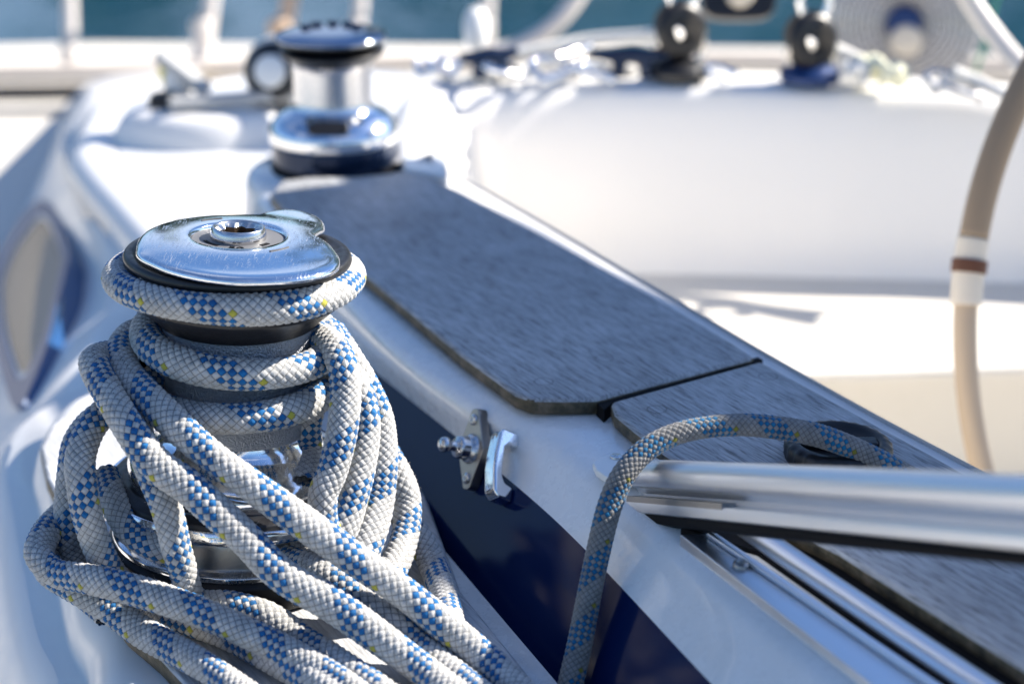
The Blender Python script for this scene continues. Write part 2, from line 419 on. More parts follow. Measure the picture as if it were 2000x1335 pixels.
# stripe: from the deck line up to nav
nb = [b0 - bdir * .32, b0 - bdir * .2, b0, b1, b1 + bdir * .2]
loft('navy_stripe', [nb, nav], M['navy'], boat, n=50, smooth=False)
# white wall above the stripe, rounded shoulder, shelf under the teak
ridc = cat(rid, 8)
navc = nav
lip = [p + np.array([.006, .003, .006]) for p in rid]
lip2 = [p + np.array([.022, .010, .0085]) for p in rid]
lip3 = [p + np.array([.10, .05, .0095]) for p in rid]
nav_full = [wl(475, 470)] + nav
rows = [nav_full, [p * .5 + q * .5 for p, q in zip(resample(cat(nav_full, 6), n=11)[0], resample(cat(rid, 6), n=11)[0])], rid, lip, lip2, lip3]
loft('coaming', rows, M['gel'], boat, n=70)
# part of the coaming wall round its aft end, below the far winch
farc = onz(655, 322, .07)
lathe('coaming_end', [(.085, -.082), (.080, -.04), (.077, -.014), (.074, -.005), (.068, -.0018), (.0001, -.0015)], M['gel'], boat, 72, tuple(farc))

prism('coaming_bridge', [onz(x, y, .0812)[:2] for x, y in [(778, 250), (800, 222), (835, 208), (866, 235), (874, 290), (876, 340), (850, 338), (786, 328)]], -.02, .0812, M['gel'], boat, .004)
# --- teak boards on the coaming
zt0 = ZT - .011
def outl(px, z): return [onz(x, y, z)[:2] for x, y in px]
b1o = outl([(527, 378), (548, 352), (600, 345), (700, 344), (790, 334), (830, 342), (900, 372), (1000, 425), (1100, 478), (1200, 534), (1300, 590), (1400, 648), (1476, 696), (1165, 778), (1100, 779), (1035, 778), (1005, 767), (975, 745), (900, 690), (800, 606), (720, 540), (620, 462), (560, 415)], ZT)
prism('teak_board', b1o, zt0, ZT, M['teak'], boat, .0035, 4)
b2o = outl([(1192, 783), (1486, 703), (1600, 765), (1700, 820), (1820, 885), (1950, 958), (2200, 1095), (2500, 1270), (2500, 1640), (2010, 1310), (1640, 1078), (1450, 985), (1300, 885), (1235, 836), (1200, 806)], ZT)
prism('teak_board', b2o, zt0, ZT, M['teak'], boat, .0035, 4)
so = outl([(1160, 781), (1480, 697), (1490, 702), (1196, 786), (1180, 800)], ZT - .003)
prism('caulking_seam', so, zt0 - .001, ZT - .003, M['rubber'], boat)
for x, y in ((1062, 745), (1283, 799), (1500, 735), (1180, 700)):
    c = onz(x, y, ZT)
    lathe('teak_plug', [(.0054, .00012), (.0058, .00012)], M['greyprint'], boat, 28, tuple(c))
# --- white lip inboard of the teak, then the cockpit ring
lipin = [(770, 330), (830, 336), (905, 364), (1005, 417), (1105, 470), (1205, 526), (1305, 582), (1405, 640), (1500, 696), (1700, 812), (1960, 955), (2300, 1140)]
inner = [onz(x, y, ZT - .012) for x, y in lipin]
inner = [p + np.array([-.012, -.008, 0]) for p in inner]
outer = [p + np.array([.72, .6, 0]) * w_ for p, w_ in zip(inner, (.024, .022, .020, .018, .0155, .0135, .012, .011, .0105, .012, .014, .016))]
rim_px = [(3200, 300), (2600, 262), (2200, 232), (1950, 209), (1800, 199), (1600, 190), (1350, 184), (1100, 190), (950, 204), (880, 224), (846, 262), (852, 310)]
ZR = .10
def aty(x, y, D): q = ray(x, y); return CAM + q * D / q[1]
rimf = [aty(x, y, D) for (x, y), D in zip(rim_px[:-2], (1.58, 1.66, 1.70, 1.71, 1.718, 1.725, 1.735, 1.737, 1.730, 1.714))] + [onz(848, 262, .082), onz(846, 318, .080)]
walltop = rimf + [p + np.array([0.002, 0, .004]) for p in outer[1:]]
down = lambda P, z, k: [np.array([p[0] * (1 - k) + k * CK[0], p[1] * (1 - k) + k * CK[1], z]) for p in P]
CK = np.array([.5, .9])
wt = cat(walltop, 6)
ZS = -.092
rows = [list(down(wt, None, 0)) if False else [p - np.array([0, 0, .0]) for p in wt]]
for z, k in ((.094, .004), (.06, .010), (.03, .02), (-.05, .035), (-.095, .045), (-.110, .055), (ZS, .075)):
    rows.append([np.array([p[0] * (1 - k) + k * CK[0], p[1] * (1 - k) + k * CK[1], (p[2] - .004 if z > .09 else z)]) for p in wt])
R = [resample(np.array(r), n=220)[0] for r in rows]
mesh('cockpit_wall', np.vstack(R), [tuple(q) for q in grid_faces(len(R), 220)], M['gel_wall'], boat, True)
# rim top: from the wall top out to the outboard side
rt = list(rimf)
rb = [aty(3200, 240, 1.68), aty(2600, 215, 1.75), aty(2200, 190, 1.79), aty(1970, 172, 1.80), aty(1800, 160, 1.81), aty(1600, 152, 1.82), aty(1350, 146, 1.83), aty(1100, 138, 1.83), aty(940, 148, 1.80), aty(850, 160, 1.76), onz(800, 190, .085), onz(765, 250, .082), onz(755, 330, .070)]
rows = [[p for p in rt], [p + np.array([0, .004, .005]) for p in rt],
        [p + np.array([0, -.004, .005]) for p in rb], [p + np.array([0, .003, -.002]) for p in rb], [p + np.array([0, .01, -.14]) for p in rb]]
loft('cockpit_rim', rows, M['gel_clean'], boat, n=80, sub=6)
# narrow ledge beside the teak
loft('coaming_ledge', [[p + np.array([-.03, -.02, -.006]) for p in inner], inner, [p + np.array([0, 0, .002]) for p in outer], [p + np.array([.002, .0015, -.004]) for p in outer], [p + np.array([.006, .004, -.02]) for p in outer]], M['gel_clean'], boat, n=80)
# seat and its front
sp = [onz(1200, 735, ZS), onz(1450, 728, ZS), (onz(1700, 722, ZS)), onz(2000, 712, ZS), onz(2500, 700, ZS)]
sb = [p + np.array([0, .9, 0]) for p in sp]
loft('seat', [sb, sp, [p + np.array([0, -.004, -.002]) for p in sp], [p + np.array([0, -.005, -.008]) for p in sp], [p + np.array([0, .004, -.016]) for p in sp], [p + np.array([0, .01, -.2]) for p in sp]], M['cream'], boat, n=60)
mesh('cockpit_sole', [(-.05, .2, -.32), (2.2, .2, -.32), (2.2, 2.4, -.32), (-.05, 2.4, -.32)], [(0, 1, 2, 3)], M['cream'], boat)

# --- platform deck beside the coaming, outboard side wall with portlight, side deck
Apx = [(330, 152), (250, 165), (185, 190), (150, 232), (128, 285), (150, 330), (200, 388), (270, 470), (330, 540)]
A = [onz(x, y, ZD) for x, y in Apx]
PD = [onz(262, 620, ZD), onz(205, 722, ZD), onz(112, 772, ZD), onz(66, 850, ZD), onz(80, 930, ZD), onz(108, 1040, ZD), onz(135, 1165, ZD), onz(172, 1235, ZD), onz(176, 1335, ZD), onz(190, 1560, ZD)]
edge = A + PD
Bpx = [(420, 128), (300, 140), (180, 160), (130, 215), (108, 282), (80, 345), (45, 425), (5, 512), (-60, 640)]
ZSD = -.25
B = [onz(x, y, ZSD) for x, y in Bpx]
low = B + [onz(-130, 800, ZSD), onz(-190, 930, ZSD), onz(-210, 1050, ZSD), onz(-230, 1180, ZSD), onz(-240, 1330, ZSD), onz(-250, 1450, ZSD), onz(-220, 1600, ZSD), onz(-180, 1750, ZSD), onz(-150, 1900, ZSD), onz(-100, 2100, ZSD)]
n = 150
E_, Lw = resample(cat(edge, 8), n=n)[0], None
# corresponding samples by parameter
def bypar(P, n): P = cat(P, 12); idx = np.linspace(0, len(P) - 1, n); return np.stack([np.interp(idx, np.arange(len(P)), P[:, k]) for k in range(3)], 1)
Et, Lt = bypar(edge, n), bypar(low, n)
wallrows = [Et + np.array([0.0, 0, 0])]
inn = np.array([-.08, 1.3])
def inward(P, d):
    Tn = np.gradient(P, axis=0); nn = np.stack([Tn[:, 1], -Tn[:, 0], 0 * Tn[:, 0]], 1); nn /= np.linalg.norm(nn, axis=1)[:, None]
    return P + nn * d
sgn = 1 if np.dot(inward(Et, .01)[n // 2] - Et[n // 2], np.array([1, 0, 0])) > 0 else -1
r0 = inward(Et, sgn * .016); r1 = inward(Et, sgn * .006) + [0, 0, -.0015]; r2 = Et + [0, 0, -.006]; r3 = Et * .94 + Lt * .06 + [0, 0, .004]
wallrows = [inward(Et, sgn * .05)] + [inward(Et, sgn * .03 * (1 - math.sin(f_))) - np.array([0, 0, .022 * (1 - math.cos(f_))]) for f_ in np.linspace(0, rad(80), 9)] + [(Et - np.array([0, 0, .03])) * .97 + Lt * .03] + [Et * (1 - k) + Lt * k for k in (.15, .3, .5, .75, 1)]
V = np.vstack(wallrows); mesh('coachroof_side', V, [tuple(q) for q in grid_faces(len(wallrows), n)], M['gel_clean'], boat, True)
# flat top: one sheet between the outboard edge and the foot of the coaming
top_in = inward(Et, sgn * .049)
foot = [b1 + bdir * .3, b1, b0, b0 - bdir * .3, b0 - bdir * .62, onz(560, 330, ZD), onz(700, 300, ZD), onz(850, 240, ZD), onz(880, 150, ZD), onz(600, 130, ZD)]
poly = [tuple(p) for p in top_in[::2]] + [(p[0] + .004, p[1] + .002, ZD) for p in foot]
mesh('platform_deck', poly, [tuple(range(len(poly)))[::-1]], M['gel'], boat)
from mathutils.bvhtree import BVHTree
_bv = BVHTree.FromPolygons([tuple(v) for v in np.vstack(wallrows)], [tuple(int(k) for k in q) for q in grid_faces(len(wallrows), n)])
def onbody(x, y):
    d = Vector(ray(x, y)).normalized(); h = _bv.ray_cast(Vector(CAM), d)
    return (np.array(h[0]), np.array(h[1])) if h[0] is not None else (None, None)

# side deck
sdp = [(-1.6, -.2), (1.6, -.2), (2.4, 2.3), (1.8, 3.2), (.6, 3.45), (-.8, 3.5), (-2.6, 3.3)]
prism('side_deck', sdp, ZSD - .02, ZSD, M['cream'], boat)
prism('hull', [(p[0] * 1.0, p[1] * 1.0) for p in sdp], ZW - .3, ZSD - .021, M['gel'], boat)
# dark scuffs on the side deck
# toe rail
tr = [onz(-300, 176, ZSD), onz(0, 170, ZSD), onz(150, 168, ZSD), onz(400, 160, ZSD), onz(700, 152, ZSD), onz(1000, 146, ZSD), onz(1400, 143, ZSD), onz(2100, 160, ZSD)]
trc = cat(tr, 6); Tt, Nn, Bb = frames(trc); V = []
for p, t in zip(trc, Tt):
    s_ = nrm(np.cross(t, [0, 0, 1.]))
    for u, v in ((-.022, .014), (-.022, .030), (-.018, .035), (.018, .035), (.022, .030), (.022, .014)): V.append(p + u * s_ + v * np.array([0, 0, 1.]))
mesh('toe_rail', V, [tuple(q) for q in grid_faces(len(trc), 6, True)], mat('bleached_wood', (.52, .46, .40), .7)[0], boat)

tube('deck_batten', [p - np.array([0, .20, -.004]) for p in tr], .008, M['dullsteel'], boat, 8, 6)
tube('deck_batten', [p - np.array([0, .09, -.004]) for p in tr], .012, M['rubber'], boat, 8, 6)
# portlight in the side wall
wpx = [(95, 398), (108, 412), (140, 470), (163, 520), (165, 560), (150, 620), (110, 700), (62, 785), (45, 800), (32, 790), (15, 700), (6, 610), (8, 550), (40, 480), (80, 405)]
wp = [onbody(x, y)[0] for x, y in wpx]; wc = sum(wp) / len(wp)
_u, _s, _v = np.linalg.svd(np.array(wp) - wc); SN = _v[2]; SN = SN if SN @ (CAM - wc) > 0 else -SN
wp = [p - SN * ((p - wc) @ SN) + SN * max(0, max((q - wc) @ SN for q in wp)) * .6 for p in wp]; wc = sum(wp) / len(wp)
port_p = cat(wp, 4, True)
def ring(name, P, c, s0, s1, h, m, parent):
    n_ = len(P); rr = [P * s1 + c * (1 - s1) - SN * .02, P * s1 + c * (1 - s1) + SN * h, P * s0 + c * (1 - s0) + SN * h, P * s0 + c * (1 - s0) - SN * .001]
    return mesh(name, np.vstack(rr), [tuple(q) for q in grid_faces(4, n_, True)], m, parent, False)
fr = ring('portlight', port_p, wc, .81, 1.0, .006, M['navyplastic'], boat)
ring('frame', port_p, wc, .76, .81, .004, M['gel_clean'], fr)
n_ = len(port_p); Vg = [wc + SN * .0025] + [p * .78 + wc * .22 + SN * .0025 for p in port_p]
mesh('glass', Vg, [(0, i + 1, (i + 1) % n_ + 1) for i in range(n_)], M['glass'], fr)
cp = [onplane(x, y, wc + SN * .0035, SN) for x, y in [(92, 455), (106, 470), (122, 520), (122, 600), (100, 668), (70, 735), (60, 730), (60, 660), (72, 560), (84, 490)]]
mesh('painted_reflection', cp, [tuple(range(len(cp)))], M['painted_reflection'], fr)  # cream sheet standing in for the side deck reflected in the pane

# ================================================================ winch pad (teak)
pad_px = [(78, 872), (100, 828), (150, 790), (210, 765), (300, 752), (500, 742), (660, 742), (760, 800), (830, 960), (900, 1150), (1030, 1310), (1120, 1440), (700, 1600), (420, 1400), (310, 1282), (246, 1228), (180, 1130), (118, 985), (90, 930)]
prism('winch_pad', outl(pad_px, 0.0), ZD, 0.0, M['teakpad'], boat, .003)

# ================================================================ near winch
WB = onz(466, 1090, 0)
winch = thing('winch', 'large chrome self-tailing winch wrapped in blue and white rope', 'winch', tuple(WB))
LEAN = rad(2.7); BACK = rad(-2.5); winch.rotation_euler = (BACK, LEAN, 0)
RL = np.array(winch.rotation_euler.to_matrix())
def wloc(x, y, z): return WB + RL @ np.array([x, y, z])
def w2l(P): return RL.T @ (np.asarray(P) - WB)
lathe('base', rnd([(.0, .001), (.073, .001), (.073, .016), (.068, .019), (.064, .020), (.064, .022)], .001), M['black'], winch)
lathe('base_ring', rnd([(.0685, .0175), (.0705, .0185), (.0705, .0215), (.066, .023), (.062, .023)], .0006), M['chrome'], winch)
lathe('gear_housing', rnd([(.064, .018), (.062, .036), (.060, .041)], .002), M['dullsteel'], winch)
lathe('skirt', rnd([(.060, .040), (.0735, .0415), (.0748, .044), (.0748, .0475), (.0738, .0497), (.0722, .0497), (.0715, .0480), (.0715, .044)], .0009, 4), M['chrome'], winch, 144)
lathe('seal_ring', rnd([(.0717, .0470), (.0705, .0515), (.0640, .0545), (.0600, .0535)], .001, 4), M['black'], winch, 144)
lathe('dome', rnd([(.0606, .0520), (.0616, .0590), (.0614, .0622), (.0596, .0655), (.0525, .0702), (.0455, .0750), (.0420, .0790), (.0405, .084), (.0405, .093)], .0020, 4), M['chrome'], winch, 144)
lathe('drum', rnd([(.0410, .073), (.0408, .090), (.0402, .105), (.0402, .120), (.0408, .135), (.0428, .148), (.0435, .152)], .002), M['drum'], winch, 144)
lathe('lower_jaw', rnd([(.0430, .1440), (.0445, .1458), (.0475, .1490), (.0530, .1540), (.0568, .1575), (.0572, .1600), (.055, .162), (.045, .1645), (.035, .166)], .0012), M['black'], winch, 144)
lathe('upper_jaw', rnd([(.035, .1735), (.050, .1745), (.0585, .1765), (.0612, .1785), (.0616, .1810), (.0604, .1832), (.0570, .1838), (.0545, .1826), (.0530, .1822), (.030, .1822)], .0012), M['black'], winch, 144)
# feeder plate: rounded disc with an arm lobe and notch
plx = [(265, 492), (272, 470), (300, 450), (350, 436), (410, 429), (465, 427), (505, 424), (530, 417), (560, 413), (592, 416), (618, 425), (632, 438), (634, 452), (622, 462), (617, 470), (632, 478), (652, 492), (664, 508), (660, 524), (636, 537), (595, 546), (540, 551), (465, 552), (390, 544), (330, 530), (290, 514), (270, 503)]
pl = []
for x, y in plx:
    p = w2l(onplane(x, y, wloc(0, 0, .1873), RL @ np.array([0, 0, 1.]))); pl.append(p[:2])
pl = cat([np.array([p[0], p[1], 0]) for p in pl], 6, True)[:, :2]
rows = []; an = np.arctan2(pl[:, 1], pl[:, 0]); Ro = np.hypot(pl[:, 0], pl[:, 1])
def prow(Rr, z): return np.stack([Rr * np.cos(an), Rr * np.sin(an), z + 0 * an], 1)
rows.append(prow(.0252, .1902)); rows.append(prow(.0256, .1920)); rows.append(prow(.0262, .1923))
for k_, dz in ((.12, 0), (.25, 0), (.4, 0), (.55, 0), (.7, 0), (.82, .00005), (.9, .0002), (.95, .0006), (.985, .0014), (1., .0026), (.995, .0040), (.95, .0048)):
    Rr = .0262 + (Ro - .0262) * k_; zz = .1924 - 2.6 * (np.minimum(Rr, .056) - .024) ** 2 - dz
    rows.append(np.stack([Rr * np.cos(an), Rr * np.sin(an), zz], 1))
fp = mesh('feeder_plate', np.vstack(rows), [tuple(q) for q in grid_faces(len(rows), len(pl), True)], M['chrome'], winch, True)
hub = lathe('hub_disc', rnd([(.0, .1906), (.0250, .1906), (.0251, .1895)], .0005), M['grey'], winch, 96)
def arc_slot(name, r0, r1, a0, a1, z, m, parent, n_=14, h=.0002):
    a = np.linspace(rad(a0), rad(a1), n_); P = [(r1 * math.cos(t), r1 * math.sin(t)) for t in a] + [(r0 * math.cos(t), r0 * math.sin(t)) for t in a[::-1]]
    return prism(name, P, z - .001, z + h, m, parent)
arc_slot('slot', .0175, .0195, 205, 243, .1907, M['rubber'], hub)
arc_slot('slot', .0175, .0200, 318, 335, .1907, M['rubber'], hub)
# worn marks cut into the plate
for r0, a0, a1 in ((.0362, 112, 132), (.0345, 306, 328)):
    zl = .1925 - 2.6 * (r0 - .024) ** 2; a = np.linspace(rad(a0), rad(a1), 12)
    tube('engraved_line', [(r0 * math.cos(t), r0 * math.sin(t), zl) for t in a], .0004, M['greyprint'], fp, 6, 2)
ft = bpy.data.curves.new('number', 'FONT'); ft.body = '50'; ft.size = .0068; ft.extrude = .0002; ft.align_x = 'CENTER'; ft.align_y = 'CENTER'
fo = bpy.data.objects.new('number', ft); COL.objects.link(fo); fo.parent = hub; fo.location = (.0015, -.0208, .1909); fo.rotation_euler = (0, 0, 0)
fo.data.materials.append(M['rubber']); fo.scale = (1.3, 1.05, 1)
bpy.context.view_layer.update()
_m = bpy.data.meshes.new_from_object(fo.evaluated_get(bpy.context.evaluated_depsgraph_get())); _o = bpy.data.objects.new('number', _m); COL.objects.link(_o)
_o.parent = hub; _o.location = fo.location; _o.scale = fo.scale; bpy.data.objects.remove(fo); _o.name = 'number'
hb = lathe('hub_nut', rnd([(.0150, .1904), (.0152, .1925), (.0148, .1955), (.0138, .1975), (.0124, .1970), (.0119, .1960)], .001, 4), M['steel'], winch, 96)
st = []
for i in range(96):
    t = 2 * math.pi * i / 96; k = abs(((i % 12) / 12) * 2 - 1)
    st.append((math.cos(t), math.sin(t), .0082 + .0032 * k))
ro = [(.0120 * c, .0120 * s_, .1961) for c, s_, r in st]; r1 = [(r * c, r * s_, .1942) for c, s_, r in st]; r2 = [(r * c, r * s_, .1840) for c, s_, r in st]; r3 = [(.0, .0, .1840)] * 96
mesh('socket_lip', ro + r1, [tuple(q) for q in grid_faces(2, 96, True)], M['steel'], hb)
mesh('socket', r1 + r2 + r3, [tuple(q) for q in grid_faces(3, 96, True)], M['bronze'], hb)

# ================================================================ the sheet wound on the near winch
RR = .0088
sheet = thing('winch_sheet', 'thick white braided rope with blue checked flecks coiled round the large winch', 'rope', tuple(wloc(0, 0, .03)))
def R_(name, pts, r=RR, m='rope', par=None, dense=None, **k):
    if dense is None: pts = [at(*p) for p in pts]
    o = rope(name, pts, r, M[m], None, pts_dense=dense, **k)
    par = par or sheet
    o.parent = par; o.matrix_parent_inverse = Matrix.Translation(-Vector(par.location)); return o
def turn(a0, a1, r, z0, z1, n_=140, ecc=0, ea=0, tilt=0, ta=0):
    P = []
    for i in range(n_):
        t = i / (n_ - 1); a = rad(a0 + (a1 - a0) * t)
        rr = r + ecc * math.cos(a - rad(ea)); z = z0 + (z1 - z0) * t + tilt * math.cos(a - rad(ta))
        P.append(wloc(rr * math.cos(a), rr * math.sin(a), z))
    return np.array(P)
R_('rope_turn', None, dense=turn(-240, 110, .0622, .1690, .1690, ecc=.0018, ea=175, tilt=.0015, ta=-60), r=.0086)
R_('rope_turn', None, dense=turn(-215, 75, .0502, .1370, .1320, tilt=.0045, ta=120))
R_('rope_turn', None, dense=turn(-200, 60, .0500, .1025, .1085, tilt=.002, ta=0))
# diagonals from the drum down to the lower right
R_('rope_tail', [(330, 640, 1.06), (255, 655, 1.03), (237, 705, 1.0), (280, 765, .975), (350, 835, .955), (415, 893, .945), (480, 940, .94), (550, 990, .938), (625, 1043, .937), (700, 1096, .937), (800, 1165, .937), (900, 1246, .935), (975, 1313, .921), (1060, 1400, .886)])
R_('rope_tail', [(240, 690, 1.03), (195, 700, 1.005), (190, 725, .985), (240, 818, .955), (300, 903, .945), (370, 953, .94), (415, 992, .937), (480, 1050, .935), (550, 1120, .932), (650, 1180, .93), (740, 1245, .925), (840, 1318, .914), (940, 1395, .884)])
# loops at the left
R_('rope_loop', [(300, 740, 1.02), (235, 785, 1.0), (185, 825, .985), (158, 890, .975), (160, 950, .97), (170, 1010, .972), (190, 1070, .98), (222, 1125, .99), (280, 1180, 1.0), (340, 1240, .985)], r=.0080)
R_('rope_loop', [(260, 800, 1.05), (190, 815, 1.04), (150, 860, 1.02), (139, 920, 1.01), (134, 1000, 1.01), (140, 1080, 1.015), (160, 1150, 1.01), (210, 1200, 1.0)], r=.0080)
R_('rope_loop', [(190, 960, 1.05), (150, 985, 1.04), (112, 1015, 1.02), (84, 1050, 1.0), (76, 1085, .985), (110, 1117, .975), (160, 1127, .965), (225, 1143, .955), (300, 1165, .95), (390, 1195, .943), (475, 1230, .936), (550, 1266, .93), (650, 1325, .912), (760, 1400, .884)], r=.0080)
R_('rope_loop', [(130, 1040, 1.04), (95, 1075, 1.02), (95, 1115, 1.0), (150, 1150, .985), (215, 1185, .975), (280, 1232, .962), (350, 1272, .944), (425, 1318, .921), (520, 1385, .893)], r=.0080)
R_('rope_loop', [(270, 830, 1.0), (278, 870, .97), (300, 930, .958), (325, 993, .955), (343, 1068, .957), (358, 1118, .965), (372, 1165, .975), (400, 1215, .985)], r=.0080)
R_('rope_loop', [(205, 930, 1.02), (222, 985, 1.0), (255, 1037, .99), (300, 1066, .985), (345, 1078, .985)], r=.0076)
# strands lying low in front
R_('rope_tail', [(330, 1150, 1.0), (385, 1180, .982), (450, 1182, .968), (525, 1205, .958), (585, 1248, .950), (650, 1292, .932), (740, 1350, .906), (820, 1410, .882)])
R_('rope_tail', [(560, 1090, 1.0), (640, 1128, .965), (700, 1170, .952), (760, 1212, .945), (820, 1262, .94), (880, 1312, .923), (960, 1380, .892)])
R_('rope_tail', [(300, 1185, .99), (360, 1205, .978), (440, 1232, .963), (525, 1275, .942), (610, 1325, .918), (720, 1400, .885)])
# bundle hanging at the right
R_('rope_strand', [(610, 650, 1.03), (645, 672, 1.0), (668, 710, .985), (676, 768, .98), (670, 843, .975), (652, 918, .972), (632, 968, .97), (635, 1030, .972), (670, 1090, .975)], r=.0084)
R_('rope_strand', [(640, 700, 1.03), (690, 745, 1.005), (712, 800, .998), (716, 850, .995), (708, 908, .99), (692, 968, .985), (668, 1040, .98), (640, 1110, .98)], r=.0084)
R_('rope_strand', [(650, 645, 1.035), (682, 700, 1.02), (712, 755, 1.015), (738, 820, 1.01), (746, 893, 1.005), (742, 968, 1.0), (730, 1028, .99), (708, 1090, .98), (690, 1150, .975)], r=.0084)
R_('rope_strand', [(748, 880, 1.05), (785, 945, 1.035), (797, 990, 1.03), (794, 1040, 1.02), (778, 1090, 1.005), (752, 1135, .99), (720, 1180, .98)], r=.0084)
R_('rope_strand', [(790, 1010, 1.06), (826, 1060, 1.045), (848, 1110, 1.03), (864, 1160, 1.002), (876, 1215, .97), (886, 1260, .95)], r=.0084)
R_('rope_strand', [(640, 745, 1.04), (618, 775, 1.02), (602, 830, 1.02), (604, 890, 1.02), (590, 950, 1.0)], r=.0078)
R_('rope_strand', [(540, 1060, 1.02), (590, 1085, 1.0), (640, 1120, .99), (700, 1150, .985), (770, 1190, .985)], r=.008)

# loose fibres standing off the worn braid
Vf, Ff = [], []; rg_ = np.random.RandomState(5)
for ch in list(sheet.children):
    nv = len(ch.data.vertices); co = np.empty(nv * 3, np.float32); ch.data.vertices.foreach_get('co', co); co = co.reshape(-1, 3)
    no = np.empty(nv * 3, np.float32); ch.data.vertex_normals.foreach_get('vector', no); no = no.reshape(-1, 3)
    for i_ in rg_.randint(0, nv, int(nv / 190)):
        p, nn = co[i_], no[i_]; l_ = rg_.uniform(.0012, .0042); t_ = nrm(np.cross(nn, rg_.normal(size=3))); q_ = nrm(nn * .7 + t_ * rg_.uniform(.2, 1.2))
        a_, b_, c_ = p, p + q_ * l_ * .5, p + q_ * l_ * .85 + t_ * l_ * .4; w_ = nrm(np.cross(q_, t_ + .01)) * .000045; k0 = len(Vf)
        Vf += [a_ - w_, a_ + w_, b_ - w_, b_ + w_, c_]; Ff += [(k0, k0 + 1, k0 + 3, k0 + 2), (k0 + 2, k0 + 3, k0 + 4)]
fz = mesh('loose_fibres', Vf, Ff, M['plainrope']); fz['kind'] = 'stuff'; fz.parent = sheet; fz.matrix_parent_inverse = Matrix.Translation(-Vector(sheet.location))

# ================================================================ second line: arching over the teak
line = thing('control_line', 'thin worn blue and white line arching from teak board down over the navy stripe', 'rope', tuple(at(1430, 827, .96)))
pts = [(1100, 1400, .925), (1112, 1340, .93), (1128, 1270, .935), (1148, 1170, .94), (1168, 1080, .945), (1193, 985, .948), (1224, 920, .95), (1272, 872, .955), (1340, 842, .96), (1430, 829, .965), (1510, 833, .968), (1590, 847, .97), (1660, 872, .972), (1735, 908, .972), (1800, 945, .98), (1880, 990, .985)]
o = rope('rope_strand', [at(*p) for p in pts], .0063, M['rope2'], None, N=10); o.parent = line; o.matrix_parent_inverse = Matrix.Translation(-Vector(line.location))

# ================================================================ latch fittings on the wall
def onwall(x, y, h=0): return onplane(x, y, b0 + WN * h, WN)
_co = bpy.data.objects['coaming'].data; _bc = BVHTree.FromPolygons([v.co[:] for v in _co.vertices], [tuple(p.vertices) for p in _co.polygons])
def oncoam(x, y): h = _bc.ray_cast(Vector(CAM), Vector(ray(x, y)).normalized()); return np.array(h[0]) if h[0] is not None else onwall(x, y)
WN0 = WN.copy()
p_t, p_b = oncoam(945, 800), onwall(926, 958)
Yw = nrm(p_t - p_b); WN = nrm(WN0 - Yw * (WN0 @ Yw)); Xw = np.cross(Yw, WN); p_t = p_t + WN * .0045; p_b = p_b + WN * .0025
latch = thing('ball_stud', 'dull steel latch plate with projecting ball stud screwed above navy stripe', 'latch', tuple((p_t + p_b) / 2))
def wallprism(name, out, O, h0, h1, m, parent, bevel=.0006):
    n_ = len(out); V = [O + u * Xw + v * Yw + h0 * WN for u, v in out] + [O + u * Xw + v * Yw + h1 * WN for u, v in out]
    F = [tuple(range(n_))[::-1], tuple(range(n_, 2 * n_))] + [(i, (i + 1) % n_, n_ + (i + 1) % n_, n_ + i) for i in range(n_)]
    o = mesh(name, V, F, m, None)
    if bevel: bev(o, bevel, 2)
    if parent: o.parent = parent; o.matrix_parent_inverse = Matrix.Translation(-Vector(parent.location))
    return o
def adopt(o, p): o.parent = p; o.matrix_parent_inverse = Matrix.Translation(-Vector(p.location)); return o
hl = np.linalg.norm(p_t - p_b) / 2; Oc = (p_t + p_b) / 2
ol = []
for i in range(48):
    t = 2 * math.pi * i / 48; v = hl * math.sin(t); w_ = .0068 + .0070 * max(0, 1 - abs(v) / (hl * .8)) ** 1.1
    ol.append((w_ * math.copysign(abs(math.cos(t)) ** .55, math.cos(t)), v))
wallprism('plate', ol, Oc, -.004, .0026, M['dullsteel'], latch)
adopt(frame_lathe('stud', rnd([(.0095, .002), (.0085, .0045), (.0070, .006), (.0068, .011), (.0062, .0125), (.0030, .0135), (.0026, .0175), (.0040, .0185), (.0046, .0205), (.0042, .0228), (.0025, .0243), (.0001, .0246)], .0006), M['steel'], Oc, WN), latch)
for s_ in (.72, -.72):
    sc_ = adopt(frame_lathe('screw', rnd([(.0036, .002), (.0034, .0036), (.0022, .0044), (.0012, .0044), (.0009, .0034), (.0001, .0034)], .0003), M['steel'], Oc + Yw * hl * s_, WN, seg=24), latch)
WN = WN0
# chrome grab bracket beside it
q_t, q_b = onwall(1006, 852), onwall(990, 985)
clip = thing('hook_bracket', 'bright chrome hook bracket to the right of the dull latch plate', 'bracket', tuple((q_t + q_b) / 2))
Y2 = nrm(q_t - q_b); O2 = (q_t + q_b) / 2; h2 = np.linalg.norm(q_t - q_b) / 2; Xs, Ys = Xw, Yw
Xw, Yw = np.cross(Y2, WN), Y2
prof = [(-h2, 0), (-h2, .010), (-h2 + .003, .0135), (-.005, .0155), (.005, .0155), (h2 - .003, .0140), (h2, .011), (h2, 0), (h2 - .009, 0), (h2 - .009, .0065), (h2 - .012, .009), (-h2 + .014, .009), (-h2 + .010, .0065), (-h2 + .009, 0)]
V = [O2 + sx * .0052 * Xw + v * Yw + h * WN for sx in (-1, 1) for v, h in prof]; n_ = len(prof)
F = [tuple(range(n_)), tuple(range(n_, 2 * n_))[::-1]] + [(i, n_ + i, n_ + (i + 1) % n_, (i + 1) % n_) for i in range(n_)]
o = mesh('bracket_body', V, F, M['chrome'], None); bev(o, .0018, 4, 25); adopt(o, clip)
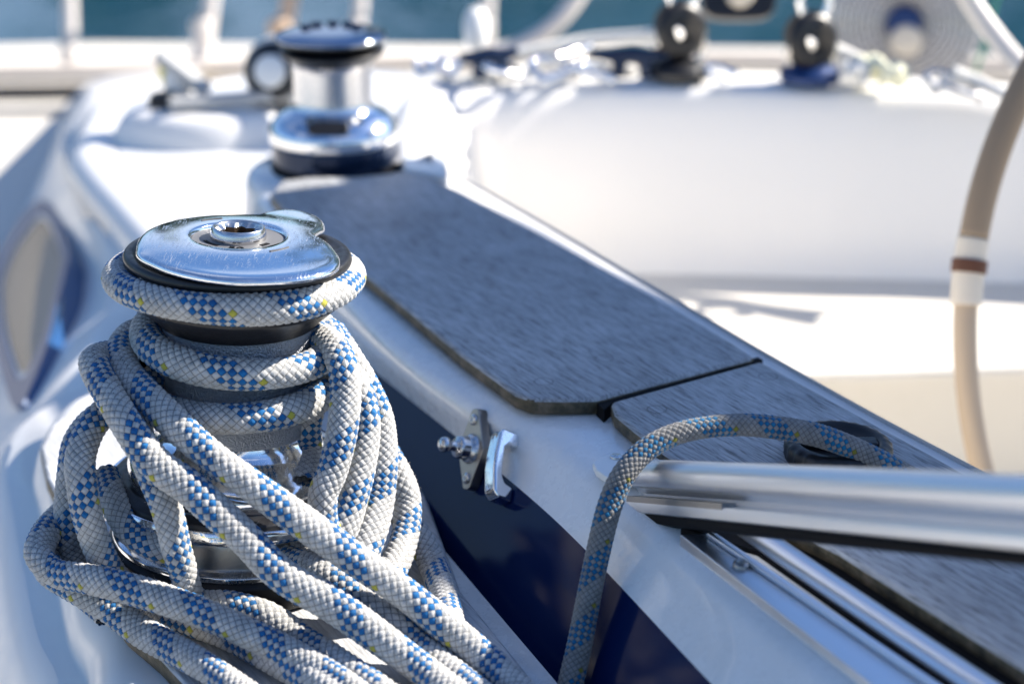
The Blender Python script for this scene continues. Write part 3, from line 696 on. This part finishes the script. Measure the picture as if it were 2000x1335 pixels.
for s_, hh in ((h2 - .0055, .0128), (-h2 + .0055, .0118)):
    adopt(frame_lathe('screw', [(.0034, .0), (.0034, .0012), (.0028, .0016), (.0012, .0016), (.0010, .0004), (.0001, .0004)], M['dullsteel'], O2 + Yw * s_ + WN * hh, WN, seg=24), clip)
Xw, Yw = Xs, Ys

# ================================================================ hatch rail (bar), track, plate, knob at the right
bar = thing('hatch_bar', 'thick brushed aluminium bar rising toward the viewer above the teak', 'rail', tuple(at(1300, 950, .98)))
pa, pb = at(1238, 948, .985), at(2000, 1000, .69); d_ = pb - pa; pe = pa + d_ * 1.35
ax = nrm(d_); vdir = nrm(-ray(1600, 960)); yb = nrm(UP - ax * (UP @ ax)); xb = nrm(np.cross(ax, yb)); xb = xb if xb @ vdir > 0 else -xb
HH = .0140
prof = []
for a in np.linspace(rad(100), rad(-35), 14): prof.append((.0085 * math.cos(a) - .002, .0055 + .0088 * math.sin(a)))
prof += [(.0030, -.0003), (-.0015, -.0012), (-.0030, -.0040), (-.0015, -.0066), (.0035, -.0068), (.0062, -.0070), (.0068, -.0085), (.0062, -.0130), (.0040, -.0140), (-.010, -.0140), (-.012, -.006), (-.012, .009), (-.009, .0135)]
prof = [(u * 1.0, v) for u, v in prof]
o = sweep('bar_profile', [pa, pa + d_ * .5, pe], prof, xb, yb, M['alu'], None); adopt(o, bar)
for p in o.data.polygons: p.use_smooth = len(p.vertices) == 4
try:
    o.data.set_sharp_from_angle(angle=rad(30))
except Exception: pass
o = sweep('notch_insert', [pa + d_ * .015, pa + d_ * .33], [(-.0010, -.0050), (.0068, -.0050), (.0070, -.0080), (-.0010, -.0085)], xb, yb, M['dullsteel'], None); adopt(o, bar)
o = sweep('rubber_seal', [pa + d_ * .03, pa + d_ * .5, pe], [(.0045, -.0138), (.0035, -.0185), (-.002, -.0205), (-.010, -.019), (-.011, -.0138)], xb, yb, M['rubber'], None, True); adopt(o, bar)

track = thing('track', 'flat silver aluminium track with raised tube edge screwed beside the teak', 'track', tuple(onz(1400, 1100, .07)))
def strip(name, l, r, z0, z1, m, par, bevel=.0006):
    o = prism(name, [onz(x, y, z1)[:2] for x, y in l] + [onz(x, y, z1)[:2] for x, y in r[::-1]], z0, z1, m, None, bevel); return adopt(o, par)
strip('flat_strip', [(1328, 1043), (1700, 1333), (2100, 1645)], [(1400, 1040), (1840, 1335), (2230, 1597)], .064, .0725, M['alu'], track)
strip('lip', [(1380, 1038), (1818, 1335), (2200, 1594)], [(1394, 1038), (1834, 1335), (2222, 1594)], .0727, .0760, M['alu'], track, .0009)
tube('tube_edge', [onz(1445, 1030, .070), onz(1600, 1138, .070), onz(1885, 1330, .070), onz(2250, 1572, .070)], .0078, M['alu'], None, 28).name
adopt(bpy.data.objects['tube_edge'], track)
sc_ = onz(1448, 1105, .0725); o = lathe('screw', rnd([(.0044, .0), (.0042, .0018), (.0030, .0028), (.0014, .0026), (.0010, .0012), (.0001, .0012)], .0003), M['dullsteel'], None, 28, tuple(sc_)); adopt(o, track)
o = prism('drain_channel', [onz(x, y, .0715)[:2] for x, y in [(1330, 1030), (1440, 985), (1650, 1060), (2100, 1345), (2560, 1640), (2250, 1650), (1860, 1345), (1480, 1075)]], .0605, .0715, M['rubber'], boat)

pl_ = thing('hinge_plate', 'small white plastic hinge plate with one screw where line crosses the bar', 'plate', tuple(onz(1210, 905, .07)))
pp = [(1158, 903), (1166, 893), (1188, 886), (1230, 884), (1300, 884), (1300, 935), (1215, 938), (1185, 930), (1165, 917)]
adopt(prism('plate', [onz(x, y, .0735)[:2] for x, y in pp], .069, .0735, M['whiteplastic'], None, .001), pl_)
adopt(lathe('screw', rnd([(.0034, 0), (.0032, .0012), (.0012, .0014), (.0009, .0004), (.0001, .0004)], .0002), M['steel'], None, 24, tuple(onz(1203, 893, .0735))), pl_)
kc = onz(1636, 893, ZT)
knob = thing('deck_knob', 'round black ribbed plastic knob on the teak behind the aluminium bar', 'knob', tuple(kc))
V = []; K = 96; ring_p = [(.0285, 0), (.0290, .003), (.0285, .0085), (.0260, .0105), (.0230, .0110), (.0215, .0095), (.0190, .0070), (.010, .0065), (.0001, .0065)]
for j, (r, z) in enumerate(ring_p):
    for i in range(K):
        t = 2 * math.pi * i / K; rr = r * (1 + (.018 * math.cos(24 * t) if j in (1, 2, 3) else 0)); V.append((rr * math.cos(t), rr * math.sin(t), z))
mesh('knob_rim', V, [tuple(q) for q in grid_faces(len(ring_p), K, True)], M['black'], knob, True)
o = prism('finger_bar', [(.021, .005), (-.021, .005), (-.021, -.005), (.021, -.005)], .006, .0105, M['black'], knob, .0015)

# ================================================================ steering wheel at the right (rim with leather and tape)
def circ3(a, b, c):
    (x1, y1), (x2, y2), (x3, y3) = a, b, c; D = 2 * (x1 * (y2 - y3) + x2 * (y3 - y1) + x3 * (y1 - y2))
    ux = ((x1 * x1 + y1 * y1) * (y2 - y3) + (x2 * x2 + y2 * y2) * (y3 - y1) + (x3 * x3 + y3 * y3) * (y1 - y2)) / D
    uy = ((x1 * x1 + y1 * y1) * (x3 - x2) + (x2 * x2 + y2 * y2) * (x1 - x3) + (x3 * x3 + y3 * y3) * (x2 - x1)) / D
    return ux, uy, math.hypot(x1 - ux, y1 - uy)
wx, wy, wr = circ3((1985, 200), (1886, 600), (1915, 905))
DW = 1.36
wcen = at(wx, wy, DW); rw = wr / FP * DW
wheel = thing('steering_wheel', 'beige steering wheel rim with white taped joint and brown whipping', 'steering wheel', tuple(wcen))
def wpt(a, r=None): r = r or rw; return wcen + r * (math.cos(a) * np.array([1., 0, 0]) + math.sin(a) * UP)
def wang(x, y): return math.atan2(-(y - wy), x - wx) % (2 * math.pi)
a_l0, a_l1, a_t1 = wang(1990, 180), wang(1893, 465), wang(1880, 595)
full = [wpt(a) for a in np.linspace(0, 2 * math.pi, 60, endpoint=False)]
adopt(tube('rim', full, .0088, M['beige'], None, 20, 4, True), wheel)
adopt(tube('leather_cover', [wpt(a) for a in np.linspace(a_l0 - 1.0, a_l1, 24)], .0108, M['leather'], None, 20, 4), wheel)
adopt(tube('tape', [wpt(a) for a in np.linspace(a_l1, a_t1, 12)], .0116, M['tape'], None, 20, 4), wheel)
am = wang(1890, 520)
adopt(tube('whipping', [wpt(a) for a in np.linspace(am - .012, am + .012, 5)], .0132, M['browntape'], None, 20, 4), wheel)
for i in range(6):
    a = rad(17 + 60 * i); adopt(tube('spoke', [wcen, wpt(a)], .005, M['steel'], None, 10, 2), wheel)
adopt(frame_lathe('hub', rnd([(.0001, -.02), (.035, -.02), (.035, .015), (.02, .02), (.0001, .02)], .004), M['steel'], wcen, -FW), wheel)

# ================================================================ far winch
FB = farc
fwn = thing('winch', 'smaller bare chrome winch at the far end of the teak', 'winch', tuple(FB))
fs = np.linalg.norm(FB - CAM) / 1.0
k = 1.58 / 3600
lathe('base', rnd([(0, 0), (.0530, 0), (.0530, .022), (.0520, .0245)], .001), M['darknavy'], fwn)
lathe('base_seal', rnd([(.0545, -.001), (.0545, .004), (.053, .005)], .001), M['rubber'], fwn)
lathe('skirt', rnd([(.0520, .0225), (.0545, .0240), (.0550, .0265), (.0552, .0320), (.0545, .0350), (.0515, .0400), (.0460, .0450), (.0400, .0480), (.0355, .0505), (.034, .0530)], .0014, 4), M['chrome'], fwn)
lathe('drum', rnd([(.0345, .0520), (.0330, .0560), (.0330, .0860), (.0350, .0900)], .002), M['drum2'], fwn)
lathe('lower_jaw', rnd([(.034, .0895), (.037, .0925), (.0440, .0975), (.0445, .0995), (.041, .1005), (.030, .101)], .001), M['black'], fwn)
lathe('upper_jaw', rnd([(.030, .1030), (.040, .1045), (.0448, .1075), (.0448, .1090), (.040, .110)], .001), M['black'], fwn)
lathe('top_cap', rnd([(.040, .1085), (.0462, .1092), (.0468, .1110), (.0455, .1128), (.040, .1142), (.030, .1155), (.018, .1160), (.0001, .1160)], .001), M['skychrome'], fwn)
for i in range(5):
    a = rad(18 + 36 * i)
    lathe('cap_knob', rnd([(.005, .1150), (.005, .1180), (.0035, .1190), (.0001, .1192)], .001), M['darknavy'], fwn, 20, (.022 * math.cos(a), .022 * math.sin(a), 0))
# dark oval opening on the skirt
ovp = []
o = prism('skirt_port', [(.017 * math.copysign(abs(math.cos(t)) ** .6, math.cos(t)), .0062 * math.copysign(abs(math.sin(t)) ** .6, math.sin(t))) for t in np.linspace(0, 2 * math.pi, 40, endpoint=False)], -.003, .0035, M['black'], fwn, .001)
o.location = (.0, -.0470, .0430); o.rotation_euler = (rad(42), 0, 0)

# ================================================================ rope jammer on a pod, beyond at the left
pc = onz(400, 268, ZD)
pod = thing('rope_clutch', 'open rope clutch with grey lever on a white moulded pod', 'rope clutch', tuple(pc))
pr = [(.100, -.002), (.096, .008), (.088, .022), (.078, .030), (.066, .033), (.0001, .034)]
o = lathe('pod', pr, M['gel_clean'], pod, 60); o.scale = (1.0, .62, 1)
def P(x, y, d): return Vector(at(x, y, d)) - Vector(pod.location)
D0 = float((pc - CAM) @ FW)
def lbar(name, a, b, w_, h, m, par, org):
    a, b = np.array(a), np.array(b); t = nrm(b - a); s_ = nrm(np.cross(t, [0, 0, 1.])); u = np.cross(s_, t)
    o = sweep(name, [a, b], [(-w_, -h), (w_, -h), (w_, h), (-w_, h)], s_, u, m, par); bev(o, min(w_, h) * .5, 3); return o
lbar('lever', P(310, 105, D0 - .01), P(405, 178, D0 - .02), .010, .0065, mat('lever_grey', (.45, .45, .44), .5)[0], pod, None)
lbar('lever', P(330, 203, D0 - .04), P(590, 182, D0 - .01), .010, .0060, bpy.data.materials['lever_grey'], pod, None)
lbar('clutch_body', P(292, 208, D0 - .01), P(352, 204, D0 - .01), .014, .0145, M['black'], pod, None)
lbar('clutch_body', P(500, 214, D0 + .01), P(580, 208, D0 + .01), .018, .0165, M['black'], pod, None)
lbar('cam', P(325, 125, D0 + .01), P(335, 165, D0 + .01), .008, .012, M['yellow'], pod, None)
lathe('drum', rnd([(.0001, .02), (.013, .02), (.016, .012), (.016, -.012), (.0001, -.012)], .004), M['gel_clean'], pod, 30, tuple(P(350, 170, D0)))
# turning block lying behind the far winch
bc = at(535, 140, 1.95)
blk = thing('turning_block', 'black rimmed turning block partly hidden behind the far winch', 'block', tuple(bc))
adopt(frame_lathe('sheave', rnd([(.0001, -.010), (.028, -.010), (.032, -.004), (.029, 0), (.032, .004), (.028, .010), (.014, .012), (.0001, .012)], .002), M['black'], bc, nrm((-.2, -1, .25))), blk)
adopt(frame_lathe('hub', rnd([(.0001, .0125), (.018, .0125), (.016, .018), (.0001, .020)], .002), M['whiteplastic'], bc, nrm((-.2, -1, .25))), blk)
adopt(frame_lathe('cheek', rnd([(.0001, -.024), (.038, -.024), (.040, -.018), (.038, -.011), (.0001, -.011)], .002), M['whiteplastic'], bc, nrm((-.2, -1, .25))), blk)

# ================================================================ stanchions along the far rail
def stanchion(x0, y0, x1, y1, dep, r, lab, m='beigepost'):
    p0, p1 = at(x0, y0, dep), at(x1, y1, dep * 1.0)
    t = thing('stanchion', lab, 'stanchion', tuple(p0), 'stanchions along the far rail')
    top = p0 + (p1 - p0) * 2.6
    adopt(tube('post', [p0 - np.array([0, 0, .02]), p0 * .5 + p1 * .5, top], r, M[m], None, 18, 4), t)
    adopt(frame_lathe('socket', rnd([(.0001, -.01), (r * 1.9, -.01), (r * 1.9, .01), (r * 1.35, .02), (r * 1.35, .07), (r, .075)], .003), M[m], p0, (0, 0, 1.)), t)
    return t
M['beigepost'] = mat('ivory_post', (.66, .61, .56), .45)[0]
M['tanpost'] = mat('tan_post', (.55, .40, .28), .5)[0]
stanchion(140, 168, 136, 0, 3.3, .0125, 'thick ivory stanchion at the far left of the rail')
stanchion(398, 118, 413, 0, 3.3, .0140, 'tilted ivory stanchion between the clutch lever and left post')
stanchion(548, 118, 566, 0, 3.35, .0150, 'tan stanchion behind the left side of the far winch', 'tanpost')
stanchion(698, 118, 704, 0, 3.35, .0125, 'pale stanchion rising behind the right side of the far winch')
stanchion(946, 118, 952, 0, 3.35, .0130, 'pale stanchion beside the curved white hose')

# ================================================================ clutter on the far rim
def ontop(x, y, z=.089): return onz(x, y, z)
def upright_block(x, y, hpx, lab, colr):
    p = ontop(x, y); d = float((p - CAM) @ FW); s_ = hpx / FP * d
    t = thing('block', lab, 'block', tuple(p), 'blocks on the far cockpit rim')
    adopt(lathe('base', rnd([(.0001, 0), (.030, 0), (.030, .008), (.018, .016), (.0001, .018)], .002), M[colr], None, 28, tuple(p)), t)
    ctr = p + np.array([0, 0, s_ * .62])
    for q in (-1, 1):
        adopt(frame_lathe('cheek', rnd([(.010, -.003), (.026, -.003), (.027, 0), (.022, .004), (.010, .005)], .001), M['black'], ctr + np.array([.0, .010 * q, 0]), (.35, q, .1)), t)
    adopt(frame_lathe('sheave', rnd([(.0001, -.007), (.024, -.007), (.020, 0), (.024, .007), (.0001, .007)], .001), M['black'], ctr, (.35, 1, .1)), t)
    adopt(frame_lathe('pin', rnd([(.0001, -.018), (.007, -.018), (.008, .018), (.0001, .019)], .001), M['chrome'], ctr, (.35, 1, .1)), t)
    for q in (-1, 1):
        adopt(tube('strap', [p + np.array([q * .014, 0, .008]), p + np.array([q * .022, 0, s_ * .35]), ctr + np.array([q * .018, -.004, 0])], .0045, M['steel'], None, 10, 5), t)
    adopt(tube('shackle', [ctr + np.array([-.010, 0, .022]), ctr + np.array([-.014, 0, .040]), ctr + np.array([0, 0, .052]), ctr + np.array([.014, 0, .040]), ctr + np.array([.010, 0, .022])], .0035, M['chrome'], None, 10, 6), t)
    return t
upright_block(1328, 148, 150, 'tall steel block on black base left of the black clamp', 'black')
upright_block(1582, 156, 130, 'steel block on blue base left of the round grille', 'bluepaint')
# black clamp hanging at the top edge
ctr = at(1442, -12, 1.9)
clampt = thing('rail_clamp', 'big black clamp with ivory centre hanging from the rail at the top', 'clamp', tuple(ctr))
Xc, Yc = np.array([1., 0, 0]), UP
co = [(.038 * math.copysign(abs(math.cos(t)) ** .5, math.cos(t)), .028 * math.copysign(abs(math.sin(t)) ** .5, math.sin(t))) for t in np.linspace(0, 2 * math.pi, 40, endpoint=False)]
V = [ctr + u * Xc + v * Yc + h * FW for h in (-.012, .012) for u, v in co]
o = mesh('clamp_body', V, [tuple(range(40)), tuple(range(40, 80))[::-1]] + [(i, 40 + i, 40 + (i + 1) % 40, (i + 1) % 40) for i in range(40)], M['black'], None); bev(o, .003); adopt(o, clampt)
adopt(frame_lathe('centre_cap', rnd([(.0001, .026), (.012, .024), (.015, .016), (.015, .0)], .002), M['tape'], ctr - UP * .002, -FW), clampt)
rl = thing('pushpit_rail', 'horizontal rail tube above the blocks carrying the black clamp', 'rail', tuple(at(1440, -50, 1.9)))
adopt(tube('rail_tube', [at(700, -120, 1.95), at(1100, -80, 1.92), at(1440, -42, 1.915), at(1800, -40, 1.9), at(2300, -60, 1.85)], .011, M['steel'], None, 14, 6), rl)
# round grille
gc = at(1770, 45, 2.35)
gr = thing('round_grille', 'large round grey wire grille with blue and cream hub', 'grille', tuple(gc))
gN = nrm((-.1, -1, .15)); rg = 150 / FP * 2.35
adopt(frame_lathe('disc', [(.0001, -.004), (rg * .98, -.004)], mat('grille_grey', (.46, .45, .46), .45, .3)[0], gc, gN, seg=80), gr)
gX = nrm(np.cross(gN, [0, 0, 1.])); gY = np.cross(gX, gN)
for i in range(12):
    rr_ = rg * (i + 1.5) / 13.2
    adopt(tube('wire_ring', [gc + rr_ * (math.cos(a) * gX + math.sin(a) * gY) for a in np.linspace(0, 2 * math.pi, 24, endpoint=False)], .0022, M['steel'], None, 8, 4, True), gr)
for i in range(24):
    a = 2 * math.pi * i / 24
    adopt(tube('wire_spoke', [gc + gN * .002 + .02 * (math.cos(a) * gX + math.sin(a) * gY), gc + gN * .002 + rg * (math.cos(a) * gX + math.sin(a) * gY)], .0014, M['dullsteel'], None, 6, 2), gr)
adopt(frame_lathe('hub_cap', rnd([(.0001, .018), (.018, .016), (.022, .006), (.022, 0)], .002), M['tape'], gc - np.array([0, 0, .022]), gN), gr)
adopt(frame_lathe('hub_collar', rnd([(.0001, .012), (.020, .012), (.024, .004), (.024, 0)], .002), M['bluepaint'], gc + np.array([-.003, 0.004, -.002]), gN), gr)
adopt(tube('bracket', [gc - gN * .01, gc - gN * .05 - np.array([0, 0, .12]), gc - gN * .05 - np.array([0, 0, .45])], .008, M['steel'], None, 10, 5), gr)

def lone_tube(name, pts, r, m, lab, catg, seg=16, group=None):
    P_ = [at(*p) for p in pts]; o = tube(name, P_, r, M[m], None, seg, 8); return tag(o, lab, catg, group)
lone_tube('hose', [(900, 128, 2.3), (955, 108, 2.3), (1010, 92, 2.3), (1060, 66, 2.3), (1105, 25, 2.3), (1150, -40, 2.3)], .0115, 'beigepost', 'curved white hose sweeping up beside the rightmost pale stanchion', 'hose')
lone_tube('hose', [(1860, -60, 1.75), (1900, 10, 1.75), (1945, 72, 1.74), (1990, 125, 1.72), (2060, 190, 1.7)], .0098, 'beigepost', 'straight cream tube slanting down in front of the round grille', 'tube')
lone_tube('lead_line', [(1610, 88, 1.8), (1650, 108, 1.8), (1705, 132, 1.79), (1740, 150, 1.79)], .0080, 'plainrope', 'short white line ending in pale yellow knots by the blue block', 'rope')
lone_tube('lead_line', [(1860, 140, 1.72), (1910, 160, 1.72), (1970, 190, 1.70), (2030, 225, 1.68)], .0062, 'plainrope', 'white line lying on the rim below the slanting cream tube', 'rope')
lone_tube('lead_line', [(1000, 108, 1.95), (1080, 92, 1.95), (1160, 78, 1.95), (1260, 70, 1.93), (1320, 60, 1.9)], .0070, 'plainrope', 'pale line running from the shackles up to the tall block', 'rope')
lone_tube('lead_line', [(880, 160, 1.8), (960, 150, 1.8), (1060, 128, 1.82), (1150, 128, 1.82), (1240, 140, 1.82)], .0060, 'plainrope', 'white line lying low along the rim left of tall block', 'rope')
lone_tube('lead_line', [(1020, 140, 1.85), (1100, 118, 1.85), (1200, 110, 1.85), (1290, 128, 1.83)], .0060, 'darknavy', 'dark navy line on the rim left of tall block', 'rope')
for x0 in (1925, 1955):
    pass
lone_tube('green_line', [(1950, -20, 2.3), (1930, 60, 2.3), (1905, 140, 2.3)], .0025, 'greenline', 'thin green line hanging right of the round grille', 'rope')
def knot(x, y, r, m, lab):
    c = ontop(x, y) + np.array([0, 0, r]); P_ = []
    for i in range(40):
        t = 2 * math.pi * i / 40; rr = r * (.62 + .25 * math.cos(3 * t)); P_.append(c + np.array([rr * math.cos(2 * t), rr * math.sin(2 * t), r * .45 * math.sin(3 * t)]))
    o = tube('line_knot', P_, r * .42, M[m], None, 12, 3, True); return tag(o, lab, 'knot', 'line knots on the far rim')
knot(1695, 160, .014, 'paleyellow', 'upper pale yellow knot of line beside the blue block')
knot(1742, 172, .013, 'paleyellow', 'lower pale yellow knot of line in front of the grille')
knot(1665, 168, .013, 'plainrope', 'small white knot between blue block and yellow knots')
def shackle(x, y, r, ang, lab, m='chrome'):
    c = ontop(x, y) + np.array([0, 0, .006]); X_ = np.array([math.cos(ang), math.sin(ang), .2]); Y_ = np.array([-math.sin(ang), math.cos(ang), .25])
    t = thing('shackle', lab, 'shackle', tuple(c), 'shackles on the far rim')
    adopt(tube('bow', [c - X_ * r, c - X_ * r + Y_ * r, c - X_ * r * .8 + Y_ * r * 1.9, c + Y_ * r * 2.4, c + X_ * r * .8 + Y_ * r * 1.9, c + X_ * r + Y_ * r, c + X_ * r], r * .28, M[m], None, 10, 5), t)
    adopt(tube('pin', [c - X_ * r * 1.4, c, c + X_ * r * 1.5], r * .3, M[m], None, 10, 3), t); return t
shackle(845, 150, .012, .3, 'leftmost chrome shackle on the far rim')
shackle(892, 146, .012, 1.4, 'chrome shackle under the white stern light')
shackle(1005, 150, .014, 2.2, 'shackle beside the first dark blue cleat')
shackle(1090, 160, .015, .6, 'bright shackle in the middle of the line clutter')
shackle(1185, 156, .013, 1.9, 'shackle just left of the navy cleat')
shackle(1423, 162, .010, 1.0, 'single glinting shackle between the two upright blocks')
shackle(1850, 182, .012, .4, 'shackle below the round grille', 'steel')
shackle(1900, 190, .013, 1.7, 'rightmost shackle near the wheel rim', 'steel')
def cleat(x, y, L_, m, lab, a=.1):
    c = ontop(x, y); t = thing('cleat', lab, 'cleat', tuple(c), 'cleats on the far rim')
    u = np.array([math.cos(a), math.sin(a), 0])
    adopt(tube('horn', [c - u * L_ + [0, 0, .022], c - u * L_ * .5 + [0, 0, .020], c + [0, 0, .021], c + u * L_ * .5 + [0, 0, .020], c + u * L_ + [0, 0, .023]], [.004, .007, .008, .007, .004], M[m], None, 12, 6), t)
    for q in (-1, 1): adopt(tube('foot', [c + u * q * L_ * .35, c + u * q * L_ * .3 + [0, 0, .018]], .007, M[m], None, 10, 3), t)
cleat(955, 150, .030, 'darknavy', 'dark blue cleat left of the line clutter', .4)
cleat(1235, 150, .040, 'darknavy', 'navy cleat beside the foot of the tall block', -.1)
cleat(1120, 145, .030, 'steel', 'steel cleat among the lines', .9)
sc0 = at(930, 118, 2.0)
sl = thing('stern_light', 'small white oval stern light on a stem', 'lamp', tuple(sc0))
adopt(frame_lathe('lamp_body', [(.0001, .030), (.009, .028), (.0135, .018), (.0145, .004), (.012, -.010), (.006, -.016), (.0001, -.017)], M['whiteplastic'], at(930, 68, 2.0), UP), sl)
adopt(tube('stem', [at(934, 85, 2.0), at(940, 118, 2.0), at(945, 170, 2.0)], .005, M['whiteplastic'], None, 10, 3), sl)

# ================================================================ unseen blocker added overhead, cut to the teak outline to shade it
Lb = [(500, 388), (575, 450), (720, 575), (990, 800), (1215, 890), (1480, 1040), (1960, 1400)]
Rb = [(740, 350), (850, 352), (1000, 402), (1250, 542), (1490, 688), (1800, 855), (2300, 1120)]
s_ = np.array(SUN); K_ = 1.5; off = s_ / s_[2] * .62
Lb, Rb = [cat([onz(x, y, ZT) + off for x, y in q], 6) for q in (Lb, Rb)]
V = []
for p, q in zip(Lb, Rb):
    for a in np.linspace(0, 2 * math.pi, 20, endpoint=False):
        V.append((p + q) / 2 + (p - q) / 2 * math.cos(a) + np.array([0, 0, .05 * math.sin(a)]))
P_ = Lb; cc = [(Lb[k] + Rb[k]) / 2 for k in (0, 6, 12, 18, 24, 30, 36)]; bd = nrm(cc[-1] - cc[0])
shade_blocker = thing('shade_blocker', 'unseen blue blocker added above the cockpit to shade the teak', 'shade_blocker', tuple(cc[1]))
o = mesh('blocker_shell', V, [tuple(q) for q in grid_faces(len(P_), 20, True)] + [tuple(range(20))[::-1], tuple(range(len(V) - 20, len(V)))], M['blocker_skin'], None, True); adopt(o, shade_blocker)
adopt(tube('blocker_tube', [p - np.array([0, 0, .06]) for p in (cc[0] - bd * .05, cc[3], cc[6] + bd * .1)], .03, M['alu'], None, 16, 4), shade_blocker)
